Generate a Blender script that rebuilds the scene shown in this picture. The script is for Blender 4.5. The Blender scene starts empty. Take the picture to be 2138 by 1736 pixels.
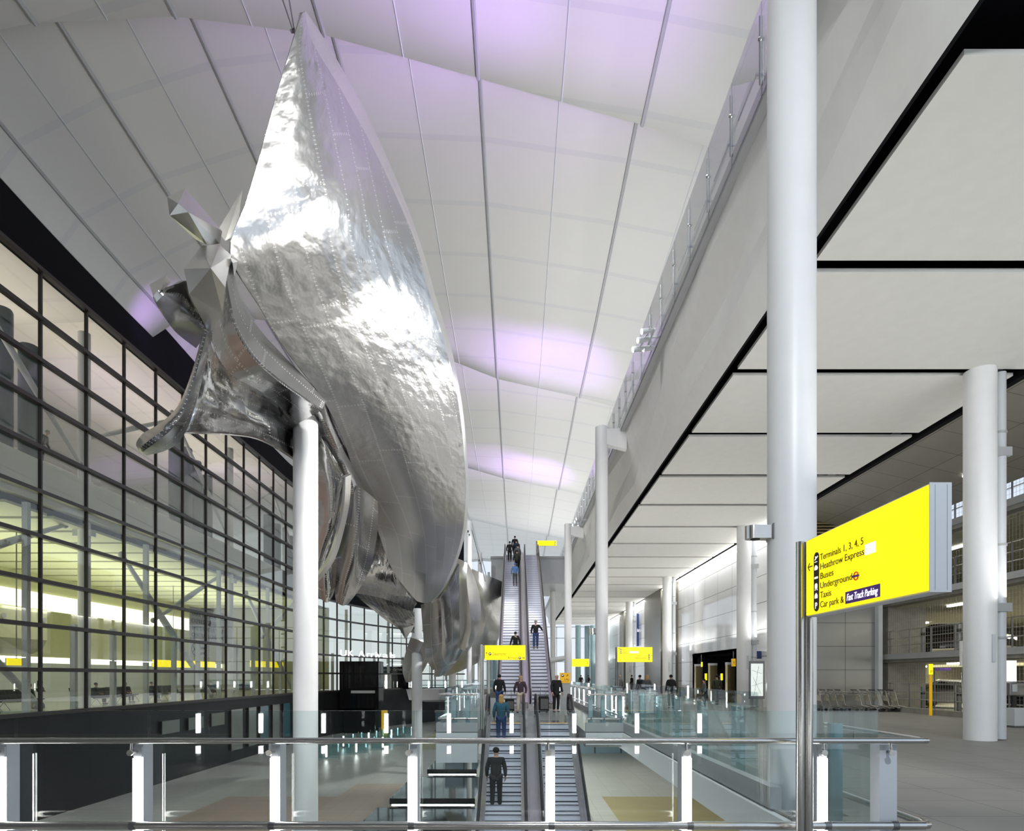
import bpy, bmesh, math, random
from mathutils import Vector, Matrix, Euler
random.seed(7)
C = bpy.context.scene.collection
SC = bpy.context.scene
PI = math.pi
# ------------------------------------------------------------------ camera
VPX, VPY, F, EYE = 1078.0, 1412.0, 1280.0, 1.65
cam = bpy.data.objects.new('camera', bpy.data.cameras.new('camera')); C.objects.link(cam)
cam.location = (0, 0, EYE); cam.rotation_euler = (PI/2, 0, 0)
cam.data.sensor_width = 36; cam.data.sensor_fit = 'HORIZONTAL'
cam.data.lens = 36*F/2138
cam.data.shift_x = (1069-VPX)/2138; cam.data.shift_y = (VPY-868)/2138
cam.data.clip_start = 0.05; cam.data.clip_end = 600
SC.camera = cam
# ------------------------------------------------------------------ view, world
SC.view_settings.view_transform = 'Standard'; SC.view_settings.look = 'None'
SC.view_settings.gamma = 1; SC.view_settings.use_curve_mapping = False
SC.view_settings.exposure = 0.22
cy = SC.cycles
cy.use_denoising = True
cy.max_bounces = 9; cy.diffuse_bounces = 4; cy.glossy_bounces = 4; cy.transparent_max_bounces = 24
cy.transmission_bounces = 4; cy.caustics_reflective = False; cy.caustics_refractive = False
cy.sample_clamp_indirect = 6
w = bpy.data.worlds.new('dusk_sky'); SC.world = w; w.use_nodes = True
nt = w.node_tree; bg = nt.nodes['Background']
tc = nt.nodes.new('ShaderNodeTexCoord'); sx = nt.nodes.new('ShaderNodeSeparateXYZ'); cr = nt.nodes.new('ShaderNodeValToRGB')
nt.links.new(tc.outputs['Generated'], sx.inputs[0]); nt.links.new(sx.outputs['Z'], cr.inputs[0]); nt.links.new(cr.outputs[0], bg.inputs[0])
e = cr.color_ramp.elements
e[0].position = 0.0; e[0].color = (0.86, 0.93, 1.0, 1); e[1].position = 0.6; e[1].color = (0.62, 0.78, 1.0, 1)
bg.inputs[1].default_value = 0.85
# ------------------------------------------------------------------ large lights
def area(name, loc, direction, sx_, sy_, power, col=(1, 1, 1), spread=PI):
    d = bpy.data.lights.new(name, 'AREA'); d.shape = 'RECTANGLE'; d.size = sx_; d.size_y = sy_
    d.energy = power; d.color = col; d.spread = spread
    o = bpy.data.objects.new(name, d); C.objects.link(o); o.location = loc
    z = -Vector(direction).normalized(); yv = Vector((0, 1, 0)); yv = (yv-z*yv.dot(z)).normalized(); xv = yv.cross(z)
    o.rotation_euler = Matrix((xv, yv, z)).transposed().to_euler()
    return o
def spot(name, loc, target, power, angle, blend=0.6, col=(1, 1, 1), r=0.12):
    d = bpy.data.lights.new(name, 'SPOT'); d.energy = power; d.spot_size = math.radians(angle)
    d.spot_blend = blend; d.color = col; d.shadow_soft_size = r
    o = bpy.data.objects.new(name, d); C.objects.link(o); o.location = loc
    o.rotation_euler = (Vector(target)-Vector(loc)).to_track_quat('-Z', 'Y').to_euler()
    return o
# roof uplighting from behind the parapet of the upper deck
for i, y in enumerate((14, 34, 54, 74, 92)):
    area('parapet_uplight', (5.6, y, 12.6), (-0.18, 0.05, 1), 0.6, 16, (540, 980, 1120, 1180, 1180)[i], (1, 0.975, 0.94))
for y in (34, 60):
    area('eaves_uplight', (-20.6, y, 19.2), (0.6, 0, 1), 0.4, 18, 15, (0.92, 0.96, 1))
# added fill strips without fixtures at column-bracket height, brightening the forecourt soffit
for y in (12, 30, 48, 68, 88):
    area('forecourt_fill', (12.78, y, 3.75), (-0.4, 0, 1), 0.35, 15, 185, (1, 0.98, 0.95))
    area('forecourt_fill', (4.6, y, 3.75), (0.35, 0, 1), 0.35, 15, 170, (1, 0.98, 0.95))
# added upward fill for the lounge and upper floor behind the glazed wall
area('lounge_fill', (-30, 46, 5.6), (0.15, 0, 1), 6.0, 44, 1900, (0.97, 1, 0.72))
area('gallery_fill', (-29, 44, 12.6), (0.15, 0, 1), 6.0, 44, 1500, (1, 0.86, 0.76), math.radians(110))
# added fill spots above the camera, out of view, aimed into the hall
for x, y, tx, ty, tz, p in ((-12, 6, -9, 26, -5, 3000), (-3, 6, -3, 24, -5, 3000), (1.5, 9, 3, 20, -2, 4000), (-14, 12, -13, 34, -5, 2300)):
    spot('hall_fill', (x, y, 21.5), (tx, ty, tz), p, 85, 0.9, (1, 0.98, 0.95), 0.5)
# added fill under the upper floor, brightening the lower concourse and its sloping wall
area('undercroft_fill', (0.5, 36, -0.7), (0, 0, -1), 5, 24, 750, (1, 0.98, 0.93)); area('undercroft_fill', (2.2, 15, -3.6), (1, 0, 0.15), 0.8, 13, 260, (1, 0.99, 0.95)); area('undercroft_fill', (2.4, 34, -1.4), (1, 0, -0.1), 0.8, 26, 260, (1, 0.98, 0.93))
for y in (24, 44): spot('fascia_fill', (-15, y-20, 21.3), (5, y+4, 10.6), 6000, 62, 0.9, (1, 0.985, 0.96), 0.5)  # added fill from out of view, brightening the deck fascia
spot('hall_fill', (0.6, 13, 22), (0.5, 40, 4), 7000, 28, 0.8, (0.95, 0.97, 1), 0.4)  # another added fill, for the long escalators
for x, y, z, tx, ty, tz, p in ((1.5, -3.6, 9, 3, 14, 4, 2600), (12, -2.5, 7, 12, 16, 3, 2200)): spot('rear_fill', (x, y, z), (tx, ty, tz), p, 80, 0.9, (0.93, 0.97, 1), 0.3)  # added fill behind the camera, brightening column fronts
for y in (28, 34, 40, 46, 52, 58): spot('lounge_fill_spot', (-28.5, y, 9.4), (-28.5, y, 0), 700, 120, 0.8, (1, 0.99, 0.92), 0.12)  # spots added to brighten the lounge, without fixtures
spot('column_spot', (4.0, 11.5, 13.5), (-6.6, 19.2, 3.5), 5200, 34, 0.7, (1, 0.99, 0.97), 0.2)
# coloured wash on the membrane
PUR = (0.58, 0.30, 1.0)
for x, y, z, tx, ty, tz, p, a in ((5, 14, 14, 1.6, 21.5, 26, 4600, 55), (4.9, 18.5, 14, -4.0, 22, 26, 4200, 46), (5, 40, 14, 2.5, 47.5, 26, 4800, 52), (5, 40, 14, -2.5, 47, 26, 3600, 45),
                                  (5, 66, 14, 2, 72, 26, 5000, 50), (5, 66, 14, -3, 71, 26, 4000, 50), (-19.5, 33, 20, -20.6, 38, 23.5, 330, 95), (-19.5, 37, 20, -20, 43, 23.5, 260, 95),
                                  (-27, 40, 13, -28, 44, 22, 700, 70), (-27, 58, 13, -28, 62, 22, 700, 70)):
    spot('colour_wash', (x, y, z), (tx, ty, tz), p, a, 0.9, PUR, 0.15)
# the sculpture's own spotlights (on the upper parapet)
spot('sculpture_spot', (4.0, 13.5, 13.6), (-4.2, 15.6, 13.0), 5600, 40, 0.5, (1, 0.97, 0.92), 0.25)
spot('sculpture_spot', (3.9, 18.6, 13.6), (-3.0, 19.5, 10.8), 6500, 48, 0.6, (1, 0.98, 0.95), 0.25)
spot('sculpture_spot', (4.0, 24.5, 13.6), (-2.6, 22.5, 9.5), 5500, 48, 0.6, (1, 0.98, 0.95), 0.25)
spot('sculpture_spot', (3.9, 36.8, 13.4), (-2.5, 40, 6.5), 6500, 60, 0.6, (1, 0.98, 0.95), 0.25)
spot('sculpture_spot', (-4.0, 6.0, 19.0), (-5.5, 15.5, 11.5), 700, 42, 0.8, (1, 0.96, 0.88), 0.4)  # unseen spot above the frame, not on the parapet

# ================================================================== helpers
def P(px, py, Y):
    return Vector(((px-VPX)*Y/F, Y, EYE-(py-VPY)*Y/F))
WL = {}
ORD = ['first', 'second', 'third', 'fourth', 'fifth', 'sixth', 'seventh', 'eighth', 'ninth', 'tenth', 'eleventh', 'twelfth', 'thirteenth', 'fourteenth',
       'fifteenth', 'sixteenth', 'seventeenth', 'eighteenth', 'nineteenth', 'twentieth', 'twenty-first', 'twenty-second', 'twenty-third', 'twenty-fourth', 'twenty-fifth', 'twenty-sixth', 'twenty-seventh', 'twenty-eighth', 'twenty-ninth', 'thirtieth']
def tag(o, label=None, cat=None, group=None, kind=None):
    if label: o['label'] = label
    if cat: o['category'] = cat
    if group: o['group'] = group
    if kind: o['kind'] = kind
    return o
def thing(name, label, cat, loc=(0, 0, 0), rz=0, group=None, kind=None):
    o = bpy.data.objects.new(name, None); C.objects.link(o); o.empty_display_size = 0.2
    o.location = loc; o.rotation_euler = (0, 0, rz)
    WL[o.name] = Vector(loc)
    return tag(o, label, cat, group, kind)
def copy_tree(o, parent=None):
    c = o.copy(); C.objects.link(c)
    if parent: c.parent = parent
    for ch in list(o.children): copy_tree(ch, c)
    return c
class MB:
    def __init__(s): s.v = []; s.f = []; s.uv = None; s.mi = []
    def add(s, vs, fs, mi=0):
        b = len(s.v); s.v += [tuple(v) for v in vs]; s.f += [tuple(b+i for i in f) for f in fs]; s.mi += [mi]*len(fs); return s
    def box(s, x0, x1, y0, y1, z0, z1, mi=0):
        return s.add([(x0,y0,z0),(x1,y0,z0),(x1,y1,z0),(x0,y1,z0),(x0,y0,z1),(x1,y0,z1),(x1,y1,z1),(x0,y1,z1)],
                     [(0,3,2,1),(4,5,6,7),(0,1,5,4),(1,2,6,5),(2,3,7,6),(3,0,4,7)], mi)
    def hexa(s, lo, hi, mi=0):
        """lo, hi: two quads (4 points each)"""
        return s.add(list(lo)+list(hi), [(0,3,2,1),(4,5,6,7),(0,1,5,4),(1,2,6,5),(2,3,7,6),(3,0,4,7)], mi)
    def cyl(s, p0, p1, r0, r1=None, n=16, mi=0):
        r1 = r0 if r1 is None else r1
        p0, p1 = Vector(p0), Vector(p1); d = (p1-p0).normalized()
        a = d.orthogonal().normalized(); b = d.cross(a)
        vs = []
        for p, r in ((p0, r0), (p1, r1)):
            for i in range(n):
                t = 2*PI*i/n; vs.append(p+a*(r*math.cos(t))+b*(r*math.sin(t)))
        fs = [(i, (i+1) % n, n+(i+1) % n, n+i) for i in range(n)] + [tuple(range(n-1, -1, -1)), tuple(range(n, 2*n))]
        return s.add(vs, fs, mi)
    def tube(s, pts, r, n=10, mi=0, closed=False):
        pts = [Vector(p) for p in pts]; m = len(pts); vs = []; up = None
        for i, p in enumerate(pts):
            q0 = pts[(i-1) % m] if (closed or i > 0) else p; q1 = pts[(i+1) % m] if (closed or i < m-1) else p
            d = (q1-q0).normalized()
            if up is None: up = d.orthogonal().normalized()
            a = (up-d*up.dot(d)); a = a.normalized() if a.length > 1e-6 else d.orthogonal().normalized()
            up = a; b = d.cross(a)
            vs += [p+a*(r*math.cos(2*PI*k/n))+b*(r*math.sin(2*PI*k/n)) for k in range(n)]
        fs = []
        for i in range(m if closed else m-1):
            j = (i+1) % m
            fs += [(i*n+k, i*n+(k+1) % n, j*n+(k+1) % n, j*n+k) for k in range(n)]
        if not closed: fs += [tuple(range(n-1, -1, -1)), tuple(range((m-1)*n, m*n))]
        return s.add(vs, fs, mi)
    def lathe(s, prof, c=(0, 0, 0), n=20, mi=0):
        vs = []; c = Vector(c)
        for r, z in prof: vs += [c+Vector((r*math.cos(2*PI*k/n), r*math.sin(2*PI*k/n), z)) for k in range(n)]
        fs = []
        for i in range(len(prof)-1): fs += [(i*n+k, i*n+(k+1) % n, (i+1)*n+(k+1) % n, (i+1)*n+k) for k in range(n)]
        fs += [tuple(range(n-1, -1, -1)), tuple(range((len(prof)-1)*n, len(prof)*n))]
        return s.add(vs, fs, mi)
    def ball(s, c, rx, ry, rz, n=12, m=8, mi=0):
        c = Vector(c); vs = []
        for i in range(m+1):
            t = PI*i/m
            for k in range(n):
                a = 2*PI*k/n; vs.append(c+Vector((rx*math.sin(t)*math.cos(a), ry*math.sin(t)*math.sin(a), -rz*math.cos(t))))
        return s.add(vs, [(i*n+k, i*n+(k+1) % n, (i+1)*n+(k+1) % n, (i+1)*n+k) for i in range(m) for k in range(n)], mi)
    def extrude(s, poly, vec, mi=0):
        n = len(poly); vec = Vector(vec); a = [Vector(p) for p in poly]
        return s.add(a+[p+vec for p in a], [tuple(range(n-1, -1, -1)), tuple(range(n, 2*n))]+[(i, (i+1) % n, n+(i+1) % n, n+i) for i in range(n)], mi)
    def hull(s, pts):
        bm = bmesh.new()
        for p in pts: bm.verts.new(p)
        bmesh.ops.convex_hull(bm, input=bm.verts)
        bm.verts.index_update()
        vs = [v.co.copy() for v in bm.verts]; fs = [tuple(v.index for v in f.verts) for f in bm.faces]
        used = sorted({i for f in fs for i in f}); mp = {i: k for k, i in enumerate(used)}
        bm.free()
        return s.add([vs[i] for i in used], [tuple(mp[i] for i in f) for f in fs])
    def build(s, name, mat, parent=None, smooth=False, local=False, bevel=0, origin=None):
        if parent is not None:
            off = Vector((0, 0, 0)) if local else WL.get(parent.name, Vector((0, 0, 0)))
        else:
            if local: off = Vector((0, 0, 0))
            elif origin is not None: off = Vector(origin)
            else:
                xs = [v[0] for v in s.v]; ys = [v[1] for v in s.v]; zs = [v[2] for v in s.v]
                off = Vector(((min(xs)+max(xs))/2, (min(ys)+max(ys))/2, min(zs)))
        me = bpy.data.meshes.new(name)
        me.from_pydata([(v[0]-off.x, v[1]-off.y, v[2]-off.z) for v in s.v], [], s.f)
        for m in (mat if isinstance(mat, (list, tuple)) else [mat]): me.materials.append(m)
        if any(s.mi): me.polygons.foreach_set('material_index', s.mi)
        if s.uv:
            ul = me.uv_layers.new(name='UVMap')
            for l in me.loops: ul.data[l.index].uv = s.uv[l.vertex_index]
        if smooth:
            me.polygons.foreach_set('use_smooth', [True]*len(me.polygons))
            try: me.set_sharp_from_angle(angle=math.radians(42))
            except Exception: pass
        bm = bmesh.new(); bm.from_mesh(me); bmesh.ops.recalc_face_normals(bm, faces=bm.faces); bm.to_mesh(me); bm.free()
        me.update()
        o = bpy.data.objects.new(name, me); C.objects.link(o)
        if parent is not None:
            o.parent = parent
            WL[o.name] = off if not local else Vector((0, 0, 0))
        elif not local: o.location = off; WL[o.name] = off
        if bevel:
            b = o.modifiers.new('bevel', 'BEVEL'); b.width = bevel; b.segments = 2; b.limit_method = 'ANGLE'
        return o
# ------------------------------------------------------------------ materials
def mat(name, col, rough=0.5, metal=0.0, var=0.04, scale=3.0, bump=0.0, bscale=40.0, emit=0.0, ecol=None, spec=0.5, coat=0.0):
    m = bpy.data.materials.new(name); m.use_nodes = True
    n = m.node_tree.nodes; l = m.node_tree.links; b = n['Principled BSDF']
    b.inputs['Roughness'].default_value = rough; b.inputs['Metallic'].default_value = metal
    b.inputs['Specular IOR Level'].default_value = spec; b.inputs['Coat Weight'].default_value = coat
    t = n.new('ShaderNodeTexCoord')
    no = n.new('ShaderNodeTexNoise'); no.inputs['Scale'].default_value = scale; no.inputs['Detail'].default_value = 4
    l.new(t.outputs['Object'], no.inputs['Vector'])
    r = n.new('ShaderNodeValToRGB')
    r.color_ramp.elements[0].position = 0.3; r.color_ramp.elements[1].position = 0.7
    r.color_ramp.elements[0].color = [max(0, c*(1-var)) for c in col]+[1]; r.color_ramp.elements[1].color = [min(1, c*(1+var)) for c in col]+[1]
    l.new(no.outputs['Fac'], r.inputs[0]); l.new(r.outputs[0], b.inputs['Base Color'])
    if bump:
        n2 = n.new('ShaderNodeTexNoise'); n2.inputs['Scale'].default_value = bscale
        bp = n.new('ShaderNodeBump'); bp.inputs['Strength'].default_value = bump; bp.inputs['Distance'].default_value = 0.02
        l.new(t.outputs['Object'], n2.inputs['Vector']); l.new(n2.outputs['Fac'], bp.inputs['Height']); l.new(bp.outputs[0], b.inputs['Normal'])
    if emit:
        b.inputs['Emission Color'].default_value = (*(ecol or col), 1); b.inputs['Emission Strength'].default_value = emit
    return m
def glass(name, tint=(0.93, 0.97, 0.96), base=0.05, rough=0.0):
    m = bpy.data.materials.new(name); m.use_nodes = True
    n = m.node_tree.nodes; l = m.node_tree.links; n.clear()
    out = n.new('ShaderNodeOutputMaterial'); mx = n.new('ShaderNodeMixShader'); tr = n.new('ShaderNodeBsdfTransparent'); gl = n.new('ShaderNodeBsdfGlossy')
    lw = n.new('ShaderNodeLayerWeight'); lw.inputs['Blend'].default_value = 0.5
    p5 = n.new('ShaderNodeMath'); p5.operation = 'POWER'; p5.inputs[1].default_value = 4.0
    ma = n.new('ShaderNodeMath'); ma.operation = 'MULTIPLY_ADD'; ma.inputs[1].default_value = 0.75; ma.inputs[2].default_value = base; ma.use_clamp = True
    tr.inputs[0].default_value = (*tint, 1); gl.inputs['Roughness'].default_value = rough; gl.inputs[0].default_value = (1, 1, 1, 1)
    l.new(lw.outputs['Facing'], p5.inputs[0]); l.new(p5.outputs[0], ma.inputs[0]); l.new(ma.outputs[0], mx.inputs[0])
    l.new(tr.outputs[0], mx.inputs[1]); l.new(gl.outputs[0], mx.inputs[2]); l.new(mx.outputs[0], out.inputs[0])
    return m
def grid_mat(name, col, du, dv, axes, line=(0.1, 0.1, 0.1), width=0.012, rough=0.4, metal=0.0, var=0.03, off=(0, 0), tone=0.0, patches=None, bump=0.0, coat=0):
    """panel or tile surface with joints; axes = which world axes carry u and v"""
    m = bpy.data.materials.new(name); m.use_nodes = True
    n = m.node_tree.nodes; l = m.node_tree.links; b = n['Principled BSDF']
    b.inputs['Roughness'].default_value = rough; b.inputs['Metallic'].default_value = metal; b.inputs['Coat Weight'].default_value = coat
    g = n.new('ShaderNodeNewGeometry'); s = n.new('ShaderNodeSeparateXYZ'); l.new(g.outputs['Position'], s.inputs[0])
    def M(op, a, bb=None, c=None):
        x = n.new('ShaderNodeMath'); x.operation = op
        for i, v in enumerate((a, bb, c)):
            if v is None: continue
            if isinstance(v, (int, float)): x.inputs[i].default_value = v
            else: l.new(v, x.inputs[i])
        return x.outputs[0]
    masks = []; cells = []
    for ax, d, o in ((axes[0], du, off[0]), (axes[1], dv, off[1])):
        if not d: continue
        q = M('DIVIDE', M('ADD', s.outputs[ax], o), d); fr = M('FRACT', q); cells.append(M('FLOOR', q))
        masks.append(M('LESS_THAN', M('MINIMUM', fr, M('SUBTRACT', 1.0, fr)), width/d/2))
    mk = masks[0] if len(masks) == 1 else M('MAXIMUM', masks[0], masks[1])
    no = n.new('ShaderNodeTexNoise'); no.inputs['Scale'].default_value = 1.3; no.inputs['Detail'].default_value = 6; l.new(g.outputs['Position'], no.inputs['Vector'])
    cb = n.new('ShaderNodeCombineXYZ')
    for i, c in enumerate(cells): l.new(c, cb.inputs[i])
    wn = n.new('ShaderNodeTexWhiteNoise'); wn.noise_dimensions = '3D'; l.new(cb.outputs[0], wn.inputs['Vector'])
    val = M('ADD', M('MULTIPLY_ADD', no.outputs['Fac'], 2*var, 1-var), M('MULTIPLY_ADD', wn.outputs['Value'], 2*tone, -tone))
    base = n.new('ShaderNodeMix'); base.data_type = 'RGBA'; base.blend_type = 'MULTIPLY'; base.inputs[0].default_value = 1
    base.inputs[6].default_value = (*col, 1)
    cur = None
    for (x0, x1, y0, y1, pc) in (patches or []):
        a = M('MULTIPLY', M('MULTIPLY', M('GREATER_THAN', s.outputs[0], x0), M('LESS_THAN', s.outputs[0], x1)), M('MULTIPLY', M('GREATER_THAN', s.outputs[1], y0), M('LESS_THAN', s.outputs[1], y1)))
        mxp = n.new('ShaderNodeMix'); mxp.data_type = 'RGBA'; l.new(a, mxp.inputs[0])
        if cur is None: mxp.inputs[6].default_value = (*col, 1)
        else: l.new(cur, mxp.inputs[6])
        mxp.inputs[7].default_value = (*pc, 1); cur = mxp.outputs[2]
    if cur is not None: l.new(cur, base.inputs[6])
    l.new(val, base.inputs[7])
    fin = n.new('ShaderNodeMix'); fin.data_type = 'RGBA'; l.new(mk, fin.inputs[0]); l.new(base.outputs[2], fin.inputs[6]); fin.inputs[7].default_value = (*line, 1)
    l.new(fin.outputs[2], b.inputs['Base Color'])
    if bump:
        bp = n.new('ShaderNodeBump'); bp.inputs['Strength'].default_value = bump; bp.inputs['Distance'].default_value = 0.05
        l.new(no.outputs['Fac'], bp.inputs['Height']); l.new(bp.outputs[0], b.inputs['Normal'])
    return m
M_ = {}
M_['white'] = mat('white_paint', (0.86, 0.865, 0.87), 0.38, var=0.015)
M_['white_soft'] = mat('white_matt', (0.78, 0.77, 0.74), 0.7, var=0.015)
M_['panel'] = mat('acoustic_panel', (0.80, 0.80, 0.765), 0.8, var=0.02, bump=0.05, bscale=220)
M_['fascia'] = mat('fascia_white', (0.84, 0.835, 0.81), 0.45, var=0.02)
M_['grey'] = mat('grey_metal_paint', (0.40, 0.41, 0.42), 0.45, var=0.03)
M_['lgrey'] = mat('light_grey_paint', (0.62, 0.65, 0.68), 0.4, var=0.02)
M_['black'] = mat('black_void', (0.006, 0.006, 0.008), 0.8, var=0.1, spec=0.1)
M_['blackgloss'] = mat('black_granite', (0.010, 0.010, 0.012), 0.06, var=0.2)
M_['mullion'] = mat('dark_bronze', (0.022, 0.016, 0.015), 0.4, var=0.1)
M_['steel'] = mat('brushed_steel', (0.62, 0.61, 0.59), 0.22, 1.0, var=0.05)
M_['dsteel'] = mat('dark_steel', (0.22, 0.22, 0.23), 0.35, 0.9, var=0.05)
M_['rubber'] = mat('black_rubber', (0.015, 0.015, 0.017), 0.45, var=0.1)
M_['glass'] = glass('clear_glass', (0.90, 0.955, 0.955), 0.055)
M_['glass_grey'] = glass('grey_glass', (0.74, 0.75, 0.76), 0.06)
M_['glass_tint'] = glass('tinted_glass', (0.78, 0.895, 0.91), 0.06)
M_['glass_wall'] = glass('curtain_glass', (0.88, 0.89, 0.85), 0.04)
M_['led'] = mat('led_tube', (1, 1, 1), 0.4, emit=14, ecol=(1, 0.985, 0.95))
M_['lampw'] = mat('lamp_white', (1, 1, 1), 0.4, emit=6, ecol=(1, 0.97, 0.88))
M_['cove'] = mat('cove_glow', (1, 1, 0.95), 0.5, emit=1.6, ecol=(1, 1, 0.80))
M_['yellow'] = mat('lit_yellow', (1, 0.82, 0.0), 0.35, emit=0.85, ecol=(1, 0.83, 0.0), var=0.0)
M_['yellow2'] = mat('amber_sign', (0.85, 0.48, 0.01), 0.4, emit=0.25, ecol=(1, 0.55, 0.0))
M_['inkblack'] = mat('sign_black', (0.01, 0.01, 0.01), 0.5)
M_['inkwhite'] = mat('sign_white', (1, 1, 1), 0.5, emit=0.9)
M_['purple'] = mat('sign_purple', (0.10, 0.03, 0.28), 0.5, emit=0.12)
M_['red'] = mat('sign_red', (0.8, 0.03, 0.02), 0.5, emit=0.3)
M_['blue'] = mat('sign_blue', (0.02, 0.05, 0.16), 0.45)
M_['olive'] = mat('olive_cladding', (0.13, 0.125, 0.09), 0.25, 0.2, var=0.06)
M_['brass'] = mat('brass_panel', (0.45, 0.36, 0.18), 0.3, 0.8, var=0.08)
M_['conc'] = mat('concrete', (0.30, 0.29, 0.26), 0.8, var=0.12, bump=0.1)
M_['skin'] = mat('skin', (0.55, 0.33, 0.24), 0.55, var=0.03)
def cloth(name, c): return mat(name, c, 0.85, var=0.12, scale=18, bump=0.15, bscale=120)
M_['cblack'] = cloth('cloth_black', (0.012, 0.012, 0.014)); M_['cnavy'] = cloth('cloth_navy', (0.02, 0.03, 0.06)); M_['cblue'] = cloth('cloth_blue', (0.13, 0.26, 0.55))
M_['cjean'] = cloth('cloth_denim', (0.035, 0.07, 0.20)); M_['cgrey'] = cloth('cloth_grey', (0.12, 0.12, 0.125)); M_['ccream'] = cloth('cloth_cream', (0.58, 0.52, 0.42))
M_['colive'] = cloth('cloth_olive', (0.04, 0.045, 0.03)); M_['cplum'] = cloth('cloth_plum', (0.06, 0.035, 0.05)); M_['cteal'] = cloth('cloth_teal', (0.03, 0.12, 0.18))
M_['hdark'] = cloth('hair_dark', (0.012, 0.009, 0.008)); M_['hblond'] = cloth('hair_blond', (0.50, 0.31, 0.12)); M_['hgrey'] = cloth('hair_grey', (0.30, 0.28, 0.26))
# ================================================================== setting
ZL = -4.85
M_['paving'] = grid_mat('forecourt_paving', (0.29, 0.285, 0.265), 1.2, 0.9, (0, 1), (0.09, 0.088, 0.08), 0.012, 0.55, var=0.10, tone=0.02)
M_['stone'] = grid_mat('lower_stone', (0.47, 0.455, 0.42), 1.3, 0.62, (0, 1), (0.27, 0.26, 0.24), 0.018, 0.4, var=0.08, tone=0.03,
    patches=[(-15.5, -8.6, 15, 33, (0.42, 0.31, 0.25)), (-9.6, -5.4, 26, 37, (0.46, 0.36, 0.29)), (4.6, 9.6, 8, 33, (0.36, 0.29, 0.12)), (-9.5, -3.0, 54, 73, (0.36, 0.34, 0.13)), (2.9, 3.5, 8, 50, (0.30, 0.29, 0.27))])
M_['cladwall'] = grid_mat('white_clad_wall', (0.78, 0.785, 0.79), 2.7, 1.45, (1, 2), (0.16, 0.16, 0.16), 0.03, 0.07, var=0.015, tone=0.015, off=(0.3, 0.2), coat=0.4)
M_['metalwall'] = grid_mat('dark_metal_panels', (0.36, 0.36, 0.355), 1.5, 1.15, (0, 2), (0.06, 0.06, 0.06), 0.02, 0.30, 0.85, var=0.08, tone=0.02, off=(0.4, 0.35), bump=0.05)
M_['metalsoffit'] = grid_mat('bronze_metal_soffit', (0.42, 0.405, 0.35), 1.5, 1.3, (0, 1), (0.10, 0.10, 0.09), 0.02, 0.36, 0.6, var=0.08, tone=0.03)
M_['blackclad'] = grid_mat('black_glazed_cladding', (0.014, 0.014, 0.015), 2.95, 0, (1, 2), (0.004, 0.004, 0.004), 0.03, 0.35, var=0.2, off=(1.55, 0))
M_['blackclad'].node_tree.nodes['Principled BSDF'].inputs['Specular IOR Level'].default_value = 0.18
def struct(name, mb, m, parent=None, smooth=False):
    o = mb.build(name, m, parent, smooth)
    if parent is None: o['kind'] = 'structure'
    return o
# --- upper floor (with the opening), landing island, kerbs
b = MB()
b.box(-24, 3.2, -3, 5.42, -0.5, 0); b.box(3.2, 26, -3, 7.2, -0.5, 0); b.box(3.92, 26, 7.2, 8.4, -0.5, 0); b.box(3.2, 3.29, 7.2, 8.4, -.5, 0); b.box(3.2, 26, 8.4, 104, -0.5, 0)
struct('floor', b, M_['paving'])
b = MB(); b.box(-2.3, -1.14, 18.1, 34, -0.45, 0); b.box(-1.14, 2.04, 21.75, 34, -0.45, 0); b.box(2.04, 3.2, 18.1, 34, -0.45, 0); b.box(-2.3, 3.2, 34, 46, -0.45, 0); b.box(-6, 3.2, 76, 104, -0.45, 0)
struct('floor_landing', b, grid_mat('landing_stone', (0.36, 0.36, 0.35), 0.9, 0.9, (0, 1), (0.2, 0.2, 0.2), 0.012, 0.3, var=0.06))
b = MB(); b.box(3.15, 3.29, 7.6, 104, 0, 0.27); b.box(2.04, 3.15, 18.02, 18.16, 0, 0.27); b.box(-2.36, -1.14, 18.02, 18.16, 0, 0.27); b.box(-2.36, -2.24, 18.16, 46, 0, 0.27); b.box(3.15, 3.25, 5.4, 7, 0, .12)
struct('trim_1', b, M_['grey'])
b = MB(); b.box(2.04, 3.24, 18.0, 18.1, -0.38, -0.02); b.box(-2.36, -1.14, 18.0, 18.1, -0.9, -0.02)
b.box(-2.36, -2.26, 18.1, 46, -0.9, -0.02)
struct('trim_2', b, M_['lgrey'])
# lower floor and its walls
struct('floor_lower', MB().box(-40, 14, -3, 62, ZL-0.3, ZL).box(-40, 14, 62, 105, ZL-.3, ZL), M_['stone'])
struct('trim_16', MB().box(3.10, 3.19, 5.4, 104, -0.5, -0.03), M_['white'])
struct('wall_back', MB().box(-24, 4.2, -4.3, -4.0, ZL, 26), mat('back_wall', (0.30, 0.30, 0.30), 0.7))
prof = [(3.2, -0.02), (3.2, -0.45), (8.3, -3.45), (9.6, ZL), (10.2, ZL), (10.2, -0.02)]
struct('wall_lower_right', MB().extrude([(x, 8.8, z) for x, z in prof], (0, 43, 0)), M_['white'])
b = MB(); b.box(-6, 10.2, 51.5, 51.8, ZL, -0.5)
struct('wall_lower_end', b, grid_mat('lower_glazing', (0.30, 0.42, 0.50), 2.2, 0, (0, 2), (0.08, 0.09, 0.10), 0.12, 0.1, var=0.1))
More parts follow.
